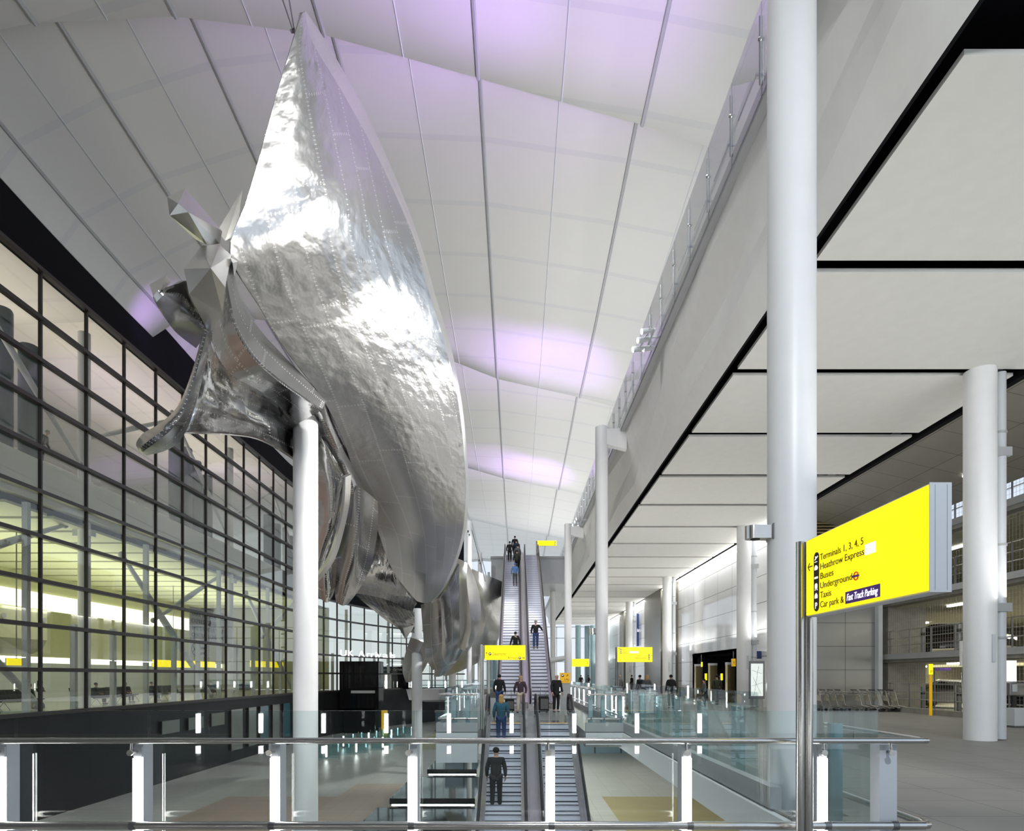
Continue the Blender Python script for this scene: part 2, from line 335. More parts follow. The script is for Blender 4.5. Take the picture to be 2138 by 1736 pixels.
# left wall path
path = []
y = 18.81
while y < 57.2: path.append((-21.5, y)); y += 2.95
R_, yc, t = 51.5, path[-1][1], 0
for k in range(1, 14):
    a = k*2.95/R_; path.append((-21.5+R_*(1-math.cos(a)), yc+R_*math.sin(a)))
HT = [-0.05, 1.93, 3.93, 5.93, 7.93, 9.93, 11.93, 13.93, 15.85, 17.75, 19.95]
def roof_z(x, t=0.5):
    pts = [(-60, 17.0), (-34, 19.6), (-21.5, 20.1), (-20.6, 21.3), (-17, 23.0), (-12.5, 24.3), (-7.4, 24.8), (-1.5, 24.4), (5.3, 23.3), (13, 21.7), (30, 18)]
    for (x0, z0), (x1, z1) in zip(pts, pts[1:]):
        if x0 <= x <= x1:
            q = (x-x0)/(x1-x0); return z0+(z1-z0)*q+EYE+1.35*(1-t)-0.25*math.sin(PI*t)
    return 20
# dark glazed base under the windows
for i, ((x0, y0), (x1, y1)) in enumerate(zip(path, path[1:])):
    pass
vs = []; n = len(path)
pp = [(-21.5, 0.0)] + path
b = MB()
for (x0, y0), (x1, y1) in zip(pp, pp[1:]):
    d = Vector((y1-y0, -(x1-x0), 0)).normalized()*0.25
    b.hexa([(x0, y0, ZL), (x1, y1, ZL), (x1-d.x, y1-d.y, ZL), (x0-d.x, y0-d.y, ZL)], [(x0, y0, -0.06), (x1, y1, -0.06), (x1-d.x, y1-d.y, -0.06), (x0-d.x, y0-d.y, -0.06)])
struct('wall_lower_left', b, M_['blackclad'])
# black eaves band above the glazing
b = MB()
for k, ((x0, y0), (x1, y1)) in enumerate(zip(pp, pp[1:])):
    d = Vector((y1-y0, -(x1-x0), 0)).normalized()*0.3
    zb = 19.95 if y0 < 58 else 9.93
    zt = 23.9
    b.hexa([(x0, y0, zb), (x1, y1, zb), (x1-d.x, y1-d.y, zb), (x0-d.x, y0-d.y, zb)], [(x0, y0, zt), (x1, y1, zt), (x1-d.x, y1-d.y, zt), (x0-d.x, y0-d.y, zt)])
struct('wall_left', b, M_['black'])
# curtain wall bays
for k, ((x0, y0), (x1, y1)) in enumerate(zip(path, path[1:])):
    hs = HT if y0 < 58 else HT[:6]
    L = math.hypot(x1-x0, y1-y0); ang = math.atan2(y1-y0, x1-x0)
    r = bpy.data.objects.new('window_%d' % (k+1), None); C.objects.link(r); r['kind'] = 'structure'; r.location = (x0, y0, 0); r.rotation_euler = (0, 0, ang)
    MB().box(0, L, -0.015, 0.015, hs[0], hs[-1]).build('pane', M_['glass_wall'], r, local=True)
    MB().box(-0.045, 0.045, -0.10, 0.05, hs[0], hs[-1]).build('mullion', M_['mullion'], r, local=True)
    tb = MB()
    for z in hs: tb.box(0, L, -0.22, 0.05, z-0.09, z+0.09)
    tb.build('transom', M_['mullion'], r, local=True)
    if k > 1: MB().box(-0.4, -0.2, 0.25, 0.5, -0.05, 4.2 if k % 3 else 9.4).build('support_fin', M_['lgrey'], r, local=True)
# --- main roof: four bays of membrane with ribs and seams
def crease_y(k, x):
    return -0.35+25.3*k+(0.13*(x+1.5) if x > -1.5 else (0.22 if k < 2 else 0.70)*(max(x, -24)+1.5))
M_['roof'] = grid_mat('roof_membrane', (0.68, 0.68, 0.665), 0, 3.62, (0, 1), (0.63, 0.635, 0.64), 0.30, 0.75, var=0.02)
xs = [-46, -40, -34, -28, -24, -21.5, -20.6, -19, -17, -14.5, -12.5, -10, -7.4, -4.5, -1.5, 2, 5.3, 9, 13, 16]
ribx = [-20.6, -16.9, -12.5, -7.4, -1.55, 5.3, 11.5]
for k in range(-1, 6):
    b = MB(); NT = 10
    for x in xs:
        for j in range(NT+1):
            t = j/NT; y = crease_y(k, x)+(crease_y(k+1, x)-crease_y(k, x))*t
            b.v.append((x, max(y, -2) if k < 0 else min(y, 132), roof_z(x, t)))
    q = NT+1
    for i in range(len(xs)-1):
        for j in range(NT): b.f.append((i*q+j, (i+1)*q+j, (i+1)*q+j+1, i*q+j+1))
    b.mi = [0]*len(b.f)
    if k < 0: continue
    o = struct('ceiling', b, M_['roof'], smooth=True)
    so = o.modifiers.new('thickness', 'SOLIDIFY'); so.thickness = 0.12; so.offset = 0
    # end riser towards the next bay
    r = MB()
    for x in xs: y = min(crease_y(k+1, x), 132); r.v += [(x, y, roof_z(x, 1)-0.05), (x, y+0.25, roof_z(x, 0)+0.3)]
    for i in range(len(xs)-1): r.f.append((2*i, 2*i+2, 2*i+3, 2*i+1))
    r.mi = [0]*len(r.f); struct('trim_4', r, M_['white_soft'], smooth=True)
    for x in ribx:
        r = MB(); r.tube([(x, min(132, crease_y(k, x)+(crease_y(k+1, x)-crease_y(k, x))*j/8), roof_z(x, j/8)-0.10) for j in range(9)], 0.085, 6)
        struct('trim_5', r, M_['grey'])
    for x in [(a+c)/2 for a, c in zip(ribx, ribx[1:])]:
        r = MB(); r.tube([(x, min(132, crease_y(k, x)+(crease_y(k+1, x)-crease_y(k, x))*j/8), roof_z(x, j/8)-0.07) for j in range(9)], 0.03, 5)
        struct('trim_6', r, M_['lgrey'])
# --- upper deck: fascia, slab, soffit panels
FY0, FY1 = 2.0, 96.0
fp = [(4.45, 12.0), (4.66, 11.25), (4.86, 10.65), (5.12, 10.0), (5.36, 9.48)]
def fprof(s):   # folded face: the two middle creases shift along each bay
    return [fp[0], (4.46+0.26*s, 11.45-0.5*s), (4.98-0.16*s, 10.62-0.1*s), (5.02+0.16*s, 10.05-0.2*s), fp[4]]
st = [FY0+i*(FY1-FY0)/23 for i in range(24)]
b = MB(); sv = [0.5+0.5*math.sin(i*2*PI/4.0) for i in range(24)]
for y, s in zip(st, sv): b.v += [(x, y, z) for x, z in fprof(s)]
for i in range(23):
    for j in range(4): b.f.append((i*5+j, i*5+j+1, (i+1)*5+j+1, (i+1)*5+j))
b.mi = [0]*len(b.f)
o = struct('trim_7', b, M_['fascia']); so = o.modifiers.new('thickness', 'SOLIDIFY'); so.thickness = 0.06; so.offset = -1
struct('trim_8', MB().box(4.30, 4.47, FY0, FY1, 11.72, 12.05), M_['grey'])
struct('floor_upper_deck', MB().box(4.47, 24, FY0, FY1, 11.75, 12.0), M_['grey'])
struct('ceiling_void', MB().box(5.36, 13.4, FY0, 97, 10.3, 10.45).box(5.36, 5.42, FY0, 97, 9.48, 10.3), M_['black'])
# soffit panels
ys = [7.75] + [11.75+4.1*i for i in range(21)]
for i, (y0, y1) in enumerate(zip(ys, ys[1:])):
    o = MB().box(5.66, 12.98, y0+(0.0 if i == 0 else .17), y1-.17, 9.50, 9.58).build('ceiling_panel', M_['panel'])
    tag(o, 'white soffit panel over the forecourt, %s counting away from the camera' % ORD[i], 'ceiling panel', 'white soffit panels under the upper deck')
# metallic soffit beyond the panels, sloping down to the car park
b = MB(); b.extrude([(13.25, 2, 9.55), (17.6, 2, 8.55), (17.6, 2, 8.8), (13.25, 2, 9.8)], (0, 28.4, 0))
struct('ceiling_metal', b, M_['metalsoffit'])
struct('trim_9', MB().box(13.1, 13.28, 2, 97, 9.42, 9.9), M_['black'])
# right wall of white cladding with olive portals, and the transverse dark metal wall
def wall_seg(y0, y1, z0, z1, m, nm='wall_right', x=13.2, d=0.3): return struct(nm, MB().box(x, x+d, y0, y1, z0, z1), m)
wall_seg(30.2, 36.6, 0, 9.5, M_['cladwall']); wall_seg(36.6, 45.7, 3.1, 9.5, M_['cladwall']); wall_seg(45.7, 50, 0, 9.5, M_['cladwall'])
wall_seg(50, 50.9, 0, 9.6, M_['olive'], x=12.9); wall_seg(50.9, 55, 0, 9.5, M_['cladwall']); wall_seg(55, 62, 0, 9.6, M_['olive'], x=12.95)
wall_seg(62, 74, 0, 9.5, M_['cladwall']); wall_seg(74, 77, 0, 9.6, M_['olive'], x=12.95); wall_seg(77, 97, 0, 9.5, M_['cladwall'])
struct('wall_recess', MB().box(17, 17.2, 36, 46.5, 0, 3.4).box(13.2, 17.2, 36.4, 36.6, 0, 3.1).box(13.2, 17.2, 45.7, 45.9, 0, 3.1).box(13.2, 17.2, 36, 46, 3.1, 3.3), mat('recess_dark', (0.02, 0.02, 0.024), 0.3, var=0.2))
struct('wall_transverse', MB().box(13.2, 17.7, 30.0, 30.2, 0, 8.0), M_['metalwall'])
b = MB()
for i in range(8): b.box(13.2, 17.7, 29.95, 30.15, 8.02+i*0.15, 8.10+i*0.15)
struct('trim_10', b, M_['brass']); struct('trim_11', MB().box(13.2, 17.7, 30.16, 30.3, 8, 9.6), M_['black'])
# wall-top light trough
for y0, y1 in ((30.5, 49.8), (51, 54.8), (62.2, 73.8), (77.2, 96)):
    o = MB().box(13.0, 13.15, y0, y1, 9.3, 9.38).build('wall_washer', M_['lampw']); tag(o, 'thin white light trough along the top of the clad wall, %s from the camera' % {30.5: 'nearest', 51: 'second', 62.2: 'third', 77.2: 'farthest'}[y0], 'light', 'wall top light troughs')
    area('wall_wash_light', (12.92, (y0+y1)/2, 9.28), (0.22, 0, -1), 0.15, y1-y0, 15*(y1-y0), (1, 1, 1))
# far end: glass and sky with columns
b = MB()
for i in range(16): b.box(-22+i*2.4, -21.9+i*2.4, 104, 104.2, ZL, 10)
for z in (0.0, 4, 8, 9.9): b.box(-22, 16, 104, 104.15, z, z+0.12)
struct('window_60', b, M_['lgrey'])
# cross bridge at the head of the escalators
b = MB(); b.box(-2.2, 4.45, 53.6, 62, 9.7, 11.9); struct('floor_bridge', b, mat('bridge_grey', (0.50, 0.53, 0.55), 0.5))
struct('trim_12', MB().box(-2.25, 4.5, 53.5, 62, 11.9, 12.1), M_['grey'])
# interior behind the glazing
M_['slat'] = mat('lounge_ceiling', (0.66, 0.67, 0.48), 0.6, var=0.03)
struct('floor_lounge', MB().box(-46, -21.8, 14, 66, -0.35, -0.05).box(-46, -21.0, 66, 75, -.35, -.05), grid_mat('lounge_floor', (0.30, 0.30, 0.29), 1.2, 1.2, (0, 1), (0.2, 0.2, 0.2), 0.02, 0.2))
struct('ceiling_lounge_void', MB().box(-45, -23.2, 14, 75, 9.85, 9.95), M_['black'])
y = 16
while y < 72:
    struct('ceiling_lounge', MB().box(-44, -23.2, y, y+2.5, 9.55, 9.68), M_['slat']); y += 2.95
struct('floor_gallery', MB().box(-45, -22.7, 14, 70, 9.96, 11.95), M_['white'])
struct('wall_lounge', MB().box(-36.3, -36, 14, 75, -0.05, 2.6), M_['lgrey'])
struct('wall_lounge_upper', MB().box(-36.0, -35.7, 14, 75, 3.1, 6.6).box(-37.5, -37.2, 14, 75, 6.6, 9.6), mat('lounge_bulkhead', (0.60, 0.60, 0.38), 0.6))
struct('wall_gallery', MB().box(-45.3, -45, 14, 80, 0, 24), mat('gallery_wall', (0.62, 0.54, 0.49), 0.8))
struct('wall_lounge_end', MB().box(-46, -23, 75, 75.3, 0, 10), M_['slat'])
for i, (z0, z1, x) in enumerate(((2.62, 3.08, -36.1), (6.65, 8.1, -37.1))):
    o = MB().box(x, x+.1, 14, 75, z0, z1).build('cove_light', M_['cove']); tag(o, ('low', 'high')[i]+' glowing white light cove along the lounge back wall', 'light', 'lounge light coves')
# ================================================================== sculpture
def metal_sheet(name, base, rough, dent, uvs=(0.85, 2.8), dents=3.4):
    m = bpy.data.materials.new(name); m.use_nodes = True
    n = m.node_tree.nodes; l = m.node_tree.links; b = n['Principled BSDF']
    b.inputs['Metallic'].default_value = 1.0
    def M(op, a, bb=None, c=None):
        x = n.new('ShaderNodeMath'); x.operation = op
        for i, v in enumerate((a, bb, c)):
            if v is None: continue
            if isinstance(v, (int, float)): x.inputs[i].default_value = v
            else: l.new(v, x.inputs[i])
        return x.outputs[0]
    tc = n.new('ShaderNodeTexCoord'); s = n.new('ShaderNodeSeparateXYZ'); l.new(tc.outputs['UV'], s.inputs[0])
    u = M('DIVIDE', s.outputs[0], uvs[0]); cu = M('FLOOR', u); fu = M('FRACT', u)
    sh = M('FRACT', M('MULTIPLY', M('SINE', M('MULTIPLY', cu, 12.9898)), 437.58))
    v = M('ADD', M('DIVIDE', s.outputs[1], uvs[1]), sh); cv = M('FLOOR', v); fv = M('FRACT', v)
    eu = M('MULTIPLY', M('MINIMUM', fu, M('SUBTRACT', 1.0, fu)), uvs[0]); ev = M('MULTIPLY', M('MINIMUM', fv, M('SUBTRACT', 1.0, fv)), uvs[1])
    seam = M('LESS_THAN', M('MINIMUM', eu, ev), 0.008)
    # rivet heads along the seams
    rv = M('FRACT', M('DIVIDE', s.outputs[1], 0.105)); ru = M('FRACT', M('DIVIDE', s.outputs[0], 0.105))
    d1 = M('MAXIMUM', M('MULTIPLY', M('ABSOLUTE', M('SUBTRACT', rv, 0.5)), 0.105), M('ABSOLUTE', M('SUBTRACT', eu, 0.022)))
    d2 = M('MAXIMUM', M('MULTIPLY', M('ABSOLUTE', M('SUBTRACT', ru, 0.5)), 0.105), M('ABSOLUTE', M('SUBTRACT', ev, 0.022)))
    riv = M('LESS_THAN', M('MINIMUM', d1, d2), 0.011)
    cb = n.new('ShaderNodeCombineXYZ'); l.new(cu, cb.inputs[0]); l.new(cv, cb.inputs[1])
    wn = n.new('ShaderNodeTexWhiteNoise'); l.new(cb.outputs[0], wn.inputs['Vector'])
    tone = M('MULTIPLY_ADD', wn.outputs['Value'], 0.07, 0.965)
    mx = n.new('ShaderNodeMix'); mx.data_type = 'RGBA'; mx.blend_type = 'MULTIPLY'; mx.inputs[0].default_value = 1
    mx.inputs[6].default_value = (*base, 1); l.new(tone, mx.inputs[7])
    m2 = n.new('ShaderNodeMix'); m2.data_type = 'RGBA'; l.new(M('MULTIPLY', seam, 0.5), m2.inputs[0]); l.new(mx.outputs[2], m2.inputs[6]); m2.inputs[7].default_value = (0.80, 0.80, 0.79, 1)
    m3 = n.new('ShaderNodeMix'); m3.data_type = 'RGBA'; l.new(riv, m3.inputs[0]); l.new(m2.outputs[2], m3.inputs[6]); m3.inputs[7].default_value = (0.93, 0.93, 0.92, 1)
    l.new(m3.outputs[2], b.inputs['Base Color'])
    l.new(M('MULTIPLY_ADD', riv, 0.15, M('MULTIPLY_ADD', wn.outputs['Value'], 0.05, rough-0.025)), b.inputs['Roughness'])
    no = n.new('ShaderNodeTexNoise'); no.inputs['Scale'].default_value = 0.45; no.inputs['Detail'].default_value = 0.5
    vo = n.new('ShaderNodeTexVoronoi'); vo.feature = 'SMOOTH_F1'; vo.inputs['Scale'].default_value = 2.6
    n3 = n.new('ShaderNodeTexNoise'); n3.inputs['Scale'].default_value = dents; n3.inputs['Detail'].default_value = 2
    for q in (no, vo, n3): l.new(tc.outputs['UV'], q.inputs['Vector'])
    fade = M('MAXIMUM', 0.06, M('SUBTRACT', 1.0, M('MULTIPLY', M('MAXIMUM', M('SUBTRACT', s.outputs[1], 50.0), 0.0), 0.13))) if dent > 0.9 else 1.0
    h = M('ADD', M('MULTIPLY', no.outputs['Fac'], 0.16), M('MULTIPLY', fade, M('ADD', M('MULTIPLY', vo.outputs['Distance'], 0.05*dent), M('MULTIPLY', n3.outputs['Fac'], 0.03*dent))))
    h = M('ADD', h, M('MULTIPLY', seam, -0.008))
    bp = n.new('ShaderNodeBump'); bp.inputs['Strength'].default_value = 1.0; bp.inputs['Distance'].default_value = 0.55
    l.new(h, bp.inputs['Height']); l.new(bp.outputs[0], b.inputs['Normal'])
    return m
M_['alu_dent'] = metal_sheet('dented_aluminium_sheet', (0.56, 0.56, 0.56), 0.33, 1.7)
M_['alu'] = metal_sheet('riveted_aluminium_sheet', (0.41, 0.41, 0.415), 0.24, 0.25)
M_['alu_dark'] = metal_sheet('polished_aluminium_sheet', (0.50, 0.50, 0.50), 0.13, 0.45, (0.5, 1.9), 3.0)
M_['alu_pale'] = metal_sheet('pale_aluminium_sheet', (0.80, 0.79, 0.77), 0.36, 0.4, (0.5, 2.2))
def cr_(p, q, r, s, t):
    return 0.5*((2*q)+(r-p)*t+(2*p-5*q+4*r-s)*t*t+(3*q-p-3*r+s)*t*t*t)
def spline(pts, k):
    out = []; n = len(pts)
    for i in range(n-1):
        p, q, r, s = pts[max(i-1, 0)], pts[i], pts[i+1], pts[min(i+2, n-1)]
        for j in range(k): out.append(cr_(p, q, r, s, j/k))
    return out+[pts[-1]]
def patch(name, rows, m, parent, thick=0.12, ku=4, kv=4, straight=False, world=False):
    g = [[(Vector(p) if world else P(*p)) for p in r] for r in rows]
    g = [spline(r, kv) for r in g]
    cols = [spline(list(c), ku) for c in zip(*g)]
    g = list(zip(*cols)); nu, nv = len(g), len(g[0])
    b = MB(); b.uv = []
    midc = nv//2; U = 0
    vacc = [0]
    for i in range(1, nu): vacc.append(vacc[-1]+(g[i][midc]-g[i-1][midc]).length)
    for i in range(nu):
        us = [0]
        for j in range(1, nv): us.append(us[-1]+(g[i][j]-g[i][j-1]).length)
        w_ = us[midc]
        for j in range(nv): b.v.append(tuple(g[i][j])); b.uv.append((us[j]-w_+40, vacc[i]+40))
    for i in range(nu-1):
        for j in range(nv-1): b.f.append((i*nv+j, i*nv+j+1, (i+1)*nv+j+1, (i+1)*nv+j))
    b.mi = [0]*len(b.f)
    o = b.build(name, m, parent, True)
    so = o.modifiers.new('thickness', 'SOLIDIFY'); so.thickness = thick; so.offset = 0
    es = o.modifiers.new('edges', 'EDGE_SPLIT'); es.split_angle = math.radians(55)
    return o
sc = thing('suspended_sculpture', 'huge twisting riveted aluminium sculpture raised on white columns through the hall', 'sculpture', P(720, 900, 21))
L_ = [(629,30,15.0),(603,117,14.8),(575,210,14.6),(545,320,14.3),(512,430,14.0),(480,530,13.8),(542,640,15.2),(600,735,16.5),(672,830,18.3),(715,915,20.5),(745,1000,22.8),(776,1060,24.5),(790,1110,26),(822,1195,28.5),(870,1255,31.5)]
R_i = [(635,28,15.1),(652,92,15.4),(705,180,16),(772,300,17),(825,410,18),(866,510,18.8),(897,620,19.8),(928,720,21),(952,820,22.3),(965,920,24),(971,1010,26),(967,1095,28.5),(952,1160,31),(924,1225,32.5),(898,1257,33)]
R_o = [(637,24,15.7),(674,80,16.3),(733,180,17.1),(793,300,18.1),(840,410,19.1),(877,510,19.9),(908,620,20.9),(939,720,22.1),(960,820,23.4),(972,920,25.1),(977,1010,27.1),(973,1095,29.4),(958,1160,31.7),(930,1225,33.1),(902,1259,33.5)]
Mid = [(632,27,15.05),(627,100,14.95),(640,190,14.9),(660,300,14.9),(682,405,15.0),(692,505,15.5),(722,610,16.7),(762,720,18.0),(802,820,19.5),(832,905,21.3),(860,1000,23.6),(880,1075,25.8),(890,1145,28.2),(890,1215,30.4),(885,1259,32.1)]
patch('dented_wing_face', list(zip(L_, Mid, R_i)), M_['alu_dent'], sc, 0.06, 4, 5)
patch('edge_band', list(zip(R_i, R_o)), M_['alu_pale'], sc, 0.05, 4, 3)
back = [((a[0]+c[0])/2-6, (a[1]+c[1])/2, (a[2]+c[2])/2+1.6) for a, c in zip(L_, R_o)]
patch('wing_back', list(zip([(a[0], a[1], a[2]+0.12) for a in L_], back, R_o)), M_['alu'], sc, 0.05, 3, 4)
# spine bands twisting away from the nose
U_ = [(481,535,13.9),(497,620,14.8),(540,690,15.7),(590,745,16.6),(640,795,17.5),(680,835,18.6)]
V_ = [(469,585,13.1),(490,680,13.8),(528,745,14.6),(577,790,15.6),(627,826,16.8),(670,855,18.2)]
W_ = [(437,695,13.8),(455,745,14.4),(490,785,15.2),(540,812,16.2),(580,842,17.4),(618,884,18.7)]
patch('spine_band', list(zip(U_, V_)), M_['alu'], sc, 0.08)
patch('spine_band', list(zip(V_, W_)), M_['alu_dark'], sc, 0.08)
patch('funnel_skin', [[(434,705,14.2),(408,810,14.8),(374,902,14.6)],[(455,745,14.6),(432,830,15.6),(422,904,15.0)],[(490,785,15.3),(482,850,16.4),(480,907,16.0)],
      [(540,812,16.3),(532,870,17.4),(537,916,17.2)],[(580,842,17.5),(582,890,18.6),(588,942,18.6)],[(625,884,18.9),(642,930,20.2),(655,988,20.5)]], M_['alu_dark'], sc, 0.10)
patch('funnel_underside', [[(374,902,14.6),(360,900,16.2),(365,890,17.5)],[(422,904,15.0),(425,890,17),(430,880,18.5)],[(480,907,16.0),(480,890,18),(480,880,19.5)],
      [(537,916,17.2),(535,900,19),(530,890,20.5)],[(588,942,18.6),(585,925,20.5),(580,910,22)],[(655,988,20.5),(650,970,22.5),(645,950,24)]], M_['alu'], sc, 0.06)
lo = [(428,688,13.6),(403,780,13.5),(374,850,13.4),(336,887,13.3),(301,908,13.4),(287,930,13.6),(302,946,13.9)]
li = [(442,698,13.9),(420,790,14.0),(402,855,14.1),(388,895,14.2),(366,926,14.3),(338,941,14.3),(306,948,14.1)]
lm = [(432,694,13.2),(408,785,13.0),(385,855,12.9),(358,895,12.8),(325,922,12.9),(300,940,13.2),(303,947,13.8)]
patch('rolled_lip', list(zip(lo, lm, li)), M_['alu'], sc, 0.06)
patch('rolled_lip', list(zip(lo, [(a[0]+4, a[1]+2, a[2]+1.0) for a in lm], li)), M_['alu'], sc, 0.06)
# faceted nose and its propeller-like blades
def facet(name, pts, m): return MB().hull([P(*p) for p in pts]).build(name, m, sc)
M_['facet'] = mat('folded_aluminium', (0.66, 0.65, 0.62), 0.27, 1.0, var=0.06, scale=1.5, bump=0.15, bscale=3.0)
facet('faceted_nose', [(421,513,13.2),(459,512,13.4),(483,533,13.7),(384,562,12.9),(395,615,12.8),(470,600,12.9),(440,560,12.55),(437,697,13.5),(465,655,13.2),(450,560,14.9),(420,580,14.7),(480,560,14.4)], M_['facet'])
facet('nose_blade', [(349,411,12.6),(387,393,13),(354,450,12.5),(393,443,12.35),(372,425,12.3),(464,483,13.8),(459,509,13.7),(433,512,13.3),(408,500,13.2),(430,470,14.2)], M_['facet'])
facet('nose_blade', [(312,594,13),(347,575,13.4),(357,590,13.6),(322,627,12.9),(335,608,12.7)], M_['facet'])
patch('nose_blade', [[(345,606,12.9),(335,612,12.75),(322,627,12.9)],[(388,586,13.6),(372,620,13.4),(344,664,13.6)],[(400,620,13.9),(395,650,13.8),(368,692,14.2)],[(440,690,14.4),(430,695,14.5),(408,722,15)]], M_['alu'], sc, 0.12)
facet('rear_fin', [(453,484,15.2),(507,393,15.4),(494,490,15.0),(470,503,15.0),(453,484,16.4),(507,393,16.8),(490,500,16.0)], M_['facet'])
facet('nose_wedge', [(481,537,13.5),(496,546,13.9),(489,577,13.7),(486,550,13.45),(495,560,14.6)], M_['alu_pale'])
facet('cable_anchor', [(604,62,15.3),(612,58,15.5),(608,70,15.2),(625,70,16),(610,66,16.2)], M_['dsteel'])
MB().cyl(P(611,62,15.4), P(575,-45,16.4), .018, n=6).build('cable', M_['dsteel'], sc); MB().cyl(P(614,60,15.5), P(596,-45,16.4), .018, n=6).build('cable', M_['dsteel'], sc)
MB().tube([P(643+22*math.cos(a), 92+30*math.sin(a), 16.6) for a in [-1.2+i*0.25 for i in range(9)]], .06, 8).build('tip_ring', M_['dsteel'], sc, True)
# folded petals under the wing
patch('neck_fold', [[(642,842,18.7),(660,842,18.4),(676,838,18.5)],[(668,900,20),(688,898,19.7),(704,888,20.2)],[(690,960,21.2),(712,955,21),(730,942,21.8)],[(716,1005,22.3),(734,1006,22.2),(749,1000,22.8)],[(722,1030,22.8),(738,1032,22.8),(753,1022,23.2)]], M_['alu'], sc, 0.08)
patch('inner_fold', [[(645,870,20),(668,905,20.1),(690,950,20.6)],[(640,980,20.8),(690,985,20.9),(720,1005,21.4)],[(636,1080,22.4),(690,1080,22),(716,1075,22.6)],[(636,1160,23.4),(675,1150,23.2),(698,1142,23.8)],[(640,1230,24.4),(655,1220,24.2),(668,1208,24.8)]], M_['alu_dark'], sc, 0.10)
patch('crescent_edge', [[(718,996,21.2),(730,990,21.4)],[(716,1050,21.7),(727,1050,21.9)],[(704,1110,22.4),(714,1114,22.6)],[(686,1165,23.0),(695,1170,23.3)],[(660,1204,23.8),(664,1212,24.2)]], M_['alu_pale'], sc, 0.14)
patch('lower_petal', [[(728,1010,22.6),(752,1018,22.7),(788,1047,23.6)],[(722,1070,23.2),(750,1075,23.2),(787,1105,24.4)],[(708,1140,24.2),(738,1160,24.2),(774,1178,25.4)],[(698,1200,25.1),(722,1215,25.1),(750,1228,26.1)],[(702,1256,25.9),(714,1264,26.1),(726,1260,26.6)]], M_['alu'], sc, 0.08)
patch('petal_tip', [[(650,1180,24.2),(678,1180,24.1),(708,1162,24.6)],[(650,1212,24.7),(682,1218,24.7),(702,1208,25.2)],[(652,1226,25.1),(680,1258,25.5),(694,1243,25.8)]], M_['alu_dark'], sc, 0.06)
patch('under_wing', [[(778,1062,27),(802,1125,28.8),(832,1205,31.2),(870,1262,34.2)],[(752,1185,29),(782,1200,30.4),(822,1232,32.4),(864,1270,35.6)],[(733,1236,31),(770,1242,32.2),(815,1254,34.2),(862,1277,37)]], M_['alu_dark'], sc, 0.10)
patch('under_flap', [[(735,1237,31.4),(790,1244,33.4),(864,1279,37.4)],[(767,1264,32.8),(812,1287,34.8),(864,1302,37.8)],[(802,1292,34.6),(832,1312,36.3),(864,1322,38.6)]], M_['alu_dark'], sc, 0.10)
facet('hook', [(829,1306,36),(866,1306,37.5),(847,1336,36.4),(842,1312,35.6),(850,1310,38)], M_['facet'])
patch('tail_trunk', [[(880,1262,35),(920,1246,33.8),(957,1178,33)],[(884,1320,37),(925,1312,36.2),(957,1262,36)],[(890,1372,40),(925,1368,39),(959,1332,39)],[(903,1398,42),(935,1388,41.6),(960,1353,42)]], M_['alu'], sc, 0.12)
patch('tail_blade', [[(858,1330,39),(885,1340,39.2),(908,1350,40.2)],[(846,1368,41),(866,1380,41.2),(890,1388,42.2)],[(841,1400,43),(856,1408,43),(876,1412,43.6)],[(848,1424,44),(856,1424,44),(866,1419,44.4)]], M_['alu'], sc, 0.10)
patch('tail_blade', [[(912,1352,41),(940,1350,41.2),(972,1342,42.4)],[(910,1386,43),(930,1386,42.8),(954,1378,44)],[(906,1412,45),(918,1412,45),(932,1406,45.6)]], M_['alu_dark'], sc, 0.10)
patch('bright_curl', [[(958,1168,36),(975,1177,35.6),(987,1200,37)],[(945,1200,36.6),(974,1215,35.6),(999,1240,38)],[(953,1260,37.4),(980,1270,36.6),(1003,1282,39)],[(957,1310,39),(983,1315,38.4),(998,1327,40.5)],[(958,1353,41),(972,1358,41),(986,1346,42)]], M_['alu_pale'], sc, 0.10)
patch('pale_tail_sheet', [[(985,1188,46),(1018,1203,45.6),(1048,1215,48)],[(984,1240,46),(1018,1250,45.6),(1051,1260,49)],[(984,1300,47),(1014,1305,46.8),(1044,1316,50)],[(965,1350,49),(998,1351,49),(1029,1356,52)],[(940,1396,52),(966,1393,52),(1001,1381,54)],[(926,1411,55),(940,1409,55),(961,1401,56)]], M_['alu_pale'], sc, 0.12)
# columns that carry the sculpture
def column(name, label, px, Y, r, z0, z1, group=None, m='white', cap=None):
    x = (px-VPX)*Y/F
    t = thing(name, label, 'column', (x, Y, z0), group=group)
    MB().cyl((x, Y, z0), (x, Y, z1), r, n=36).build('shaft', M_[m], t, True)
    return t
t = column('sculpture_column', 'thick white column carrying the near end of the metal sculpture', 638, 19.2, 0.375, ZL, 9.65, 'white columns under the sculpture')
MB().cyl((-6.6, 19.2, 9.66), (-6.72, 19.5, 10.35), 0.34, 0.16, n=24).build('tapered_collar', M_['white_soft'], t, True)
t = column('sculpture_column', 'pale grey column carrying the middle of the metal sculpture', 870.5, 40.6, 0.345, ZL, 6.1, 'white columns under the sculpture', 'lgrey')
t = column('sculpture_column', 'slim white column under the far tail of the metal sculpture', 945, 63.5, 0.34, ZL, 3.2, 'white columns under the sculpture')
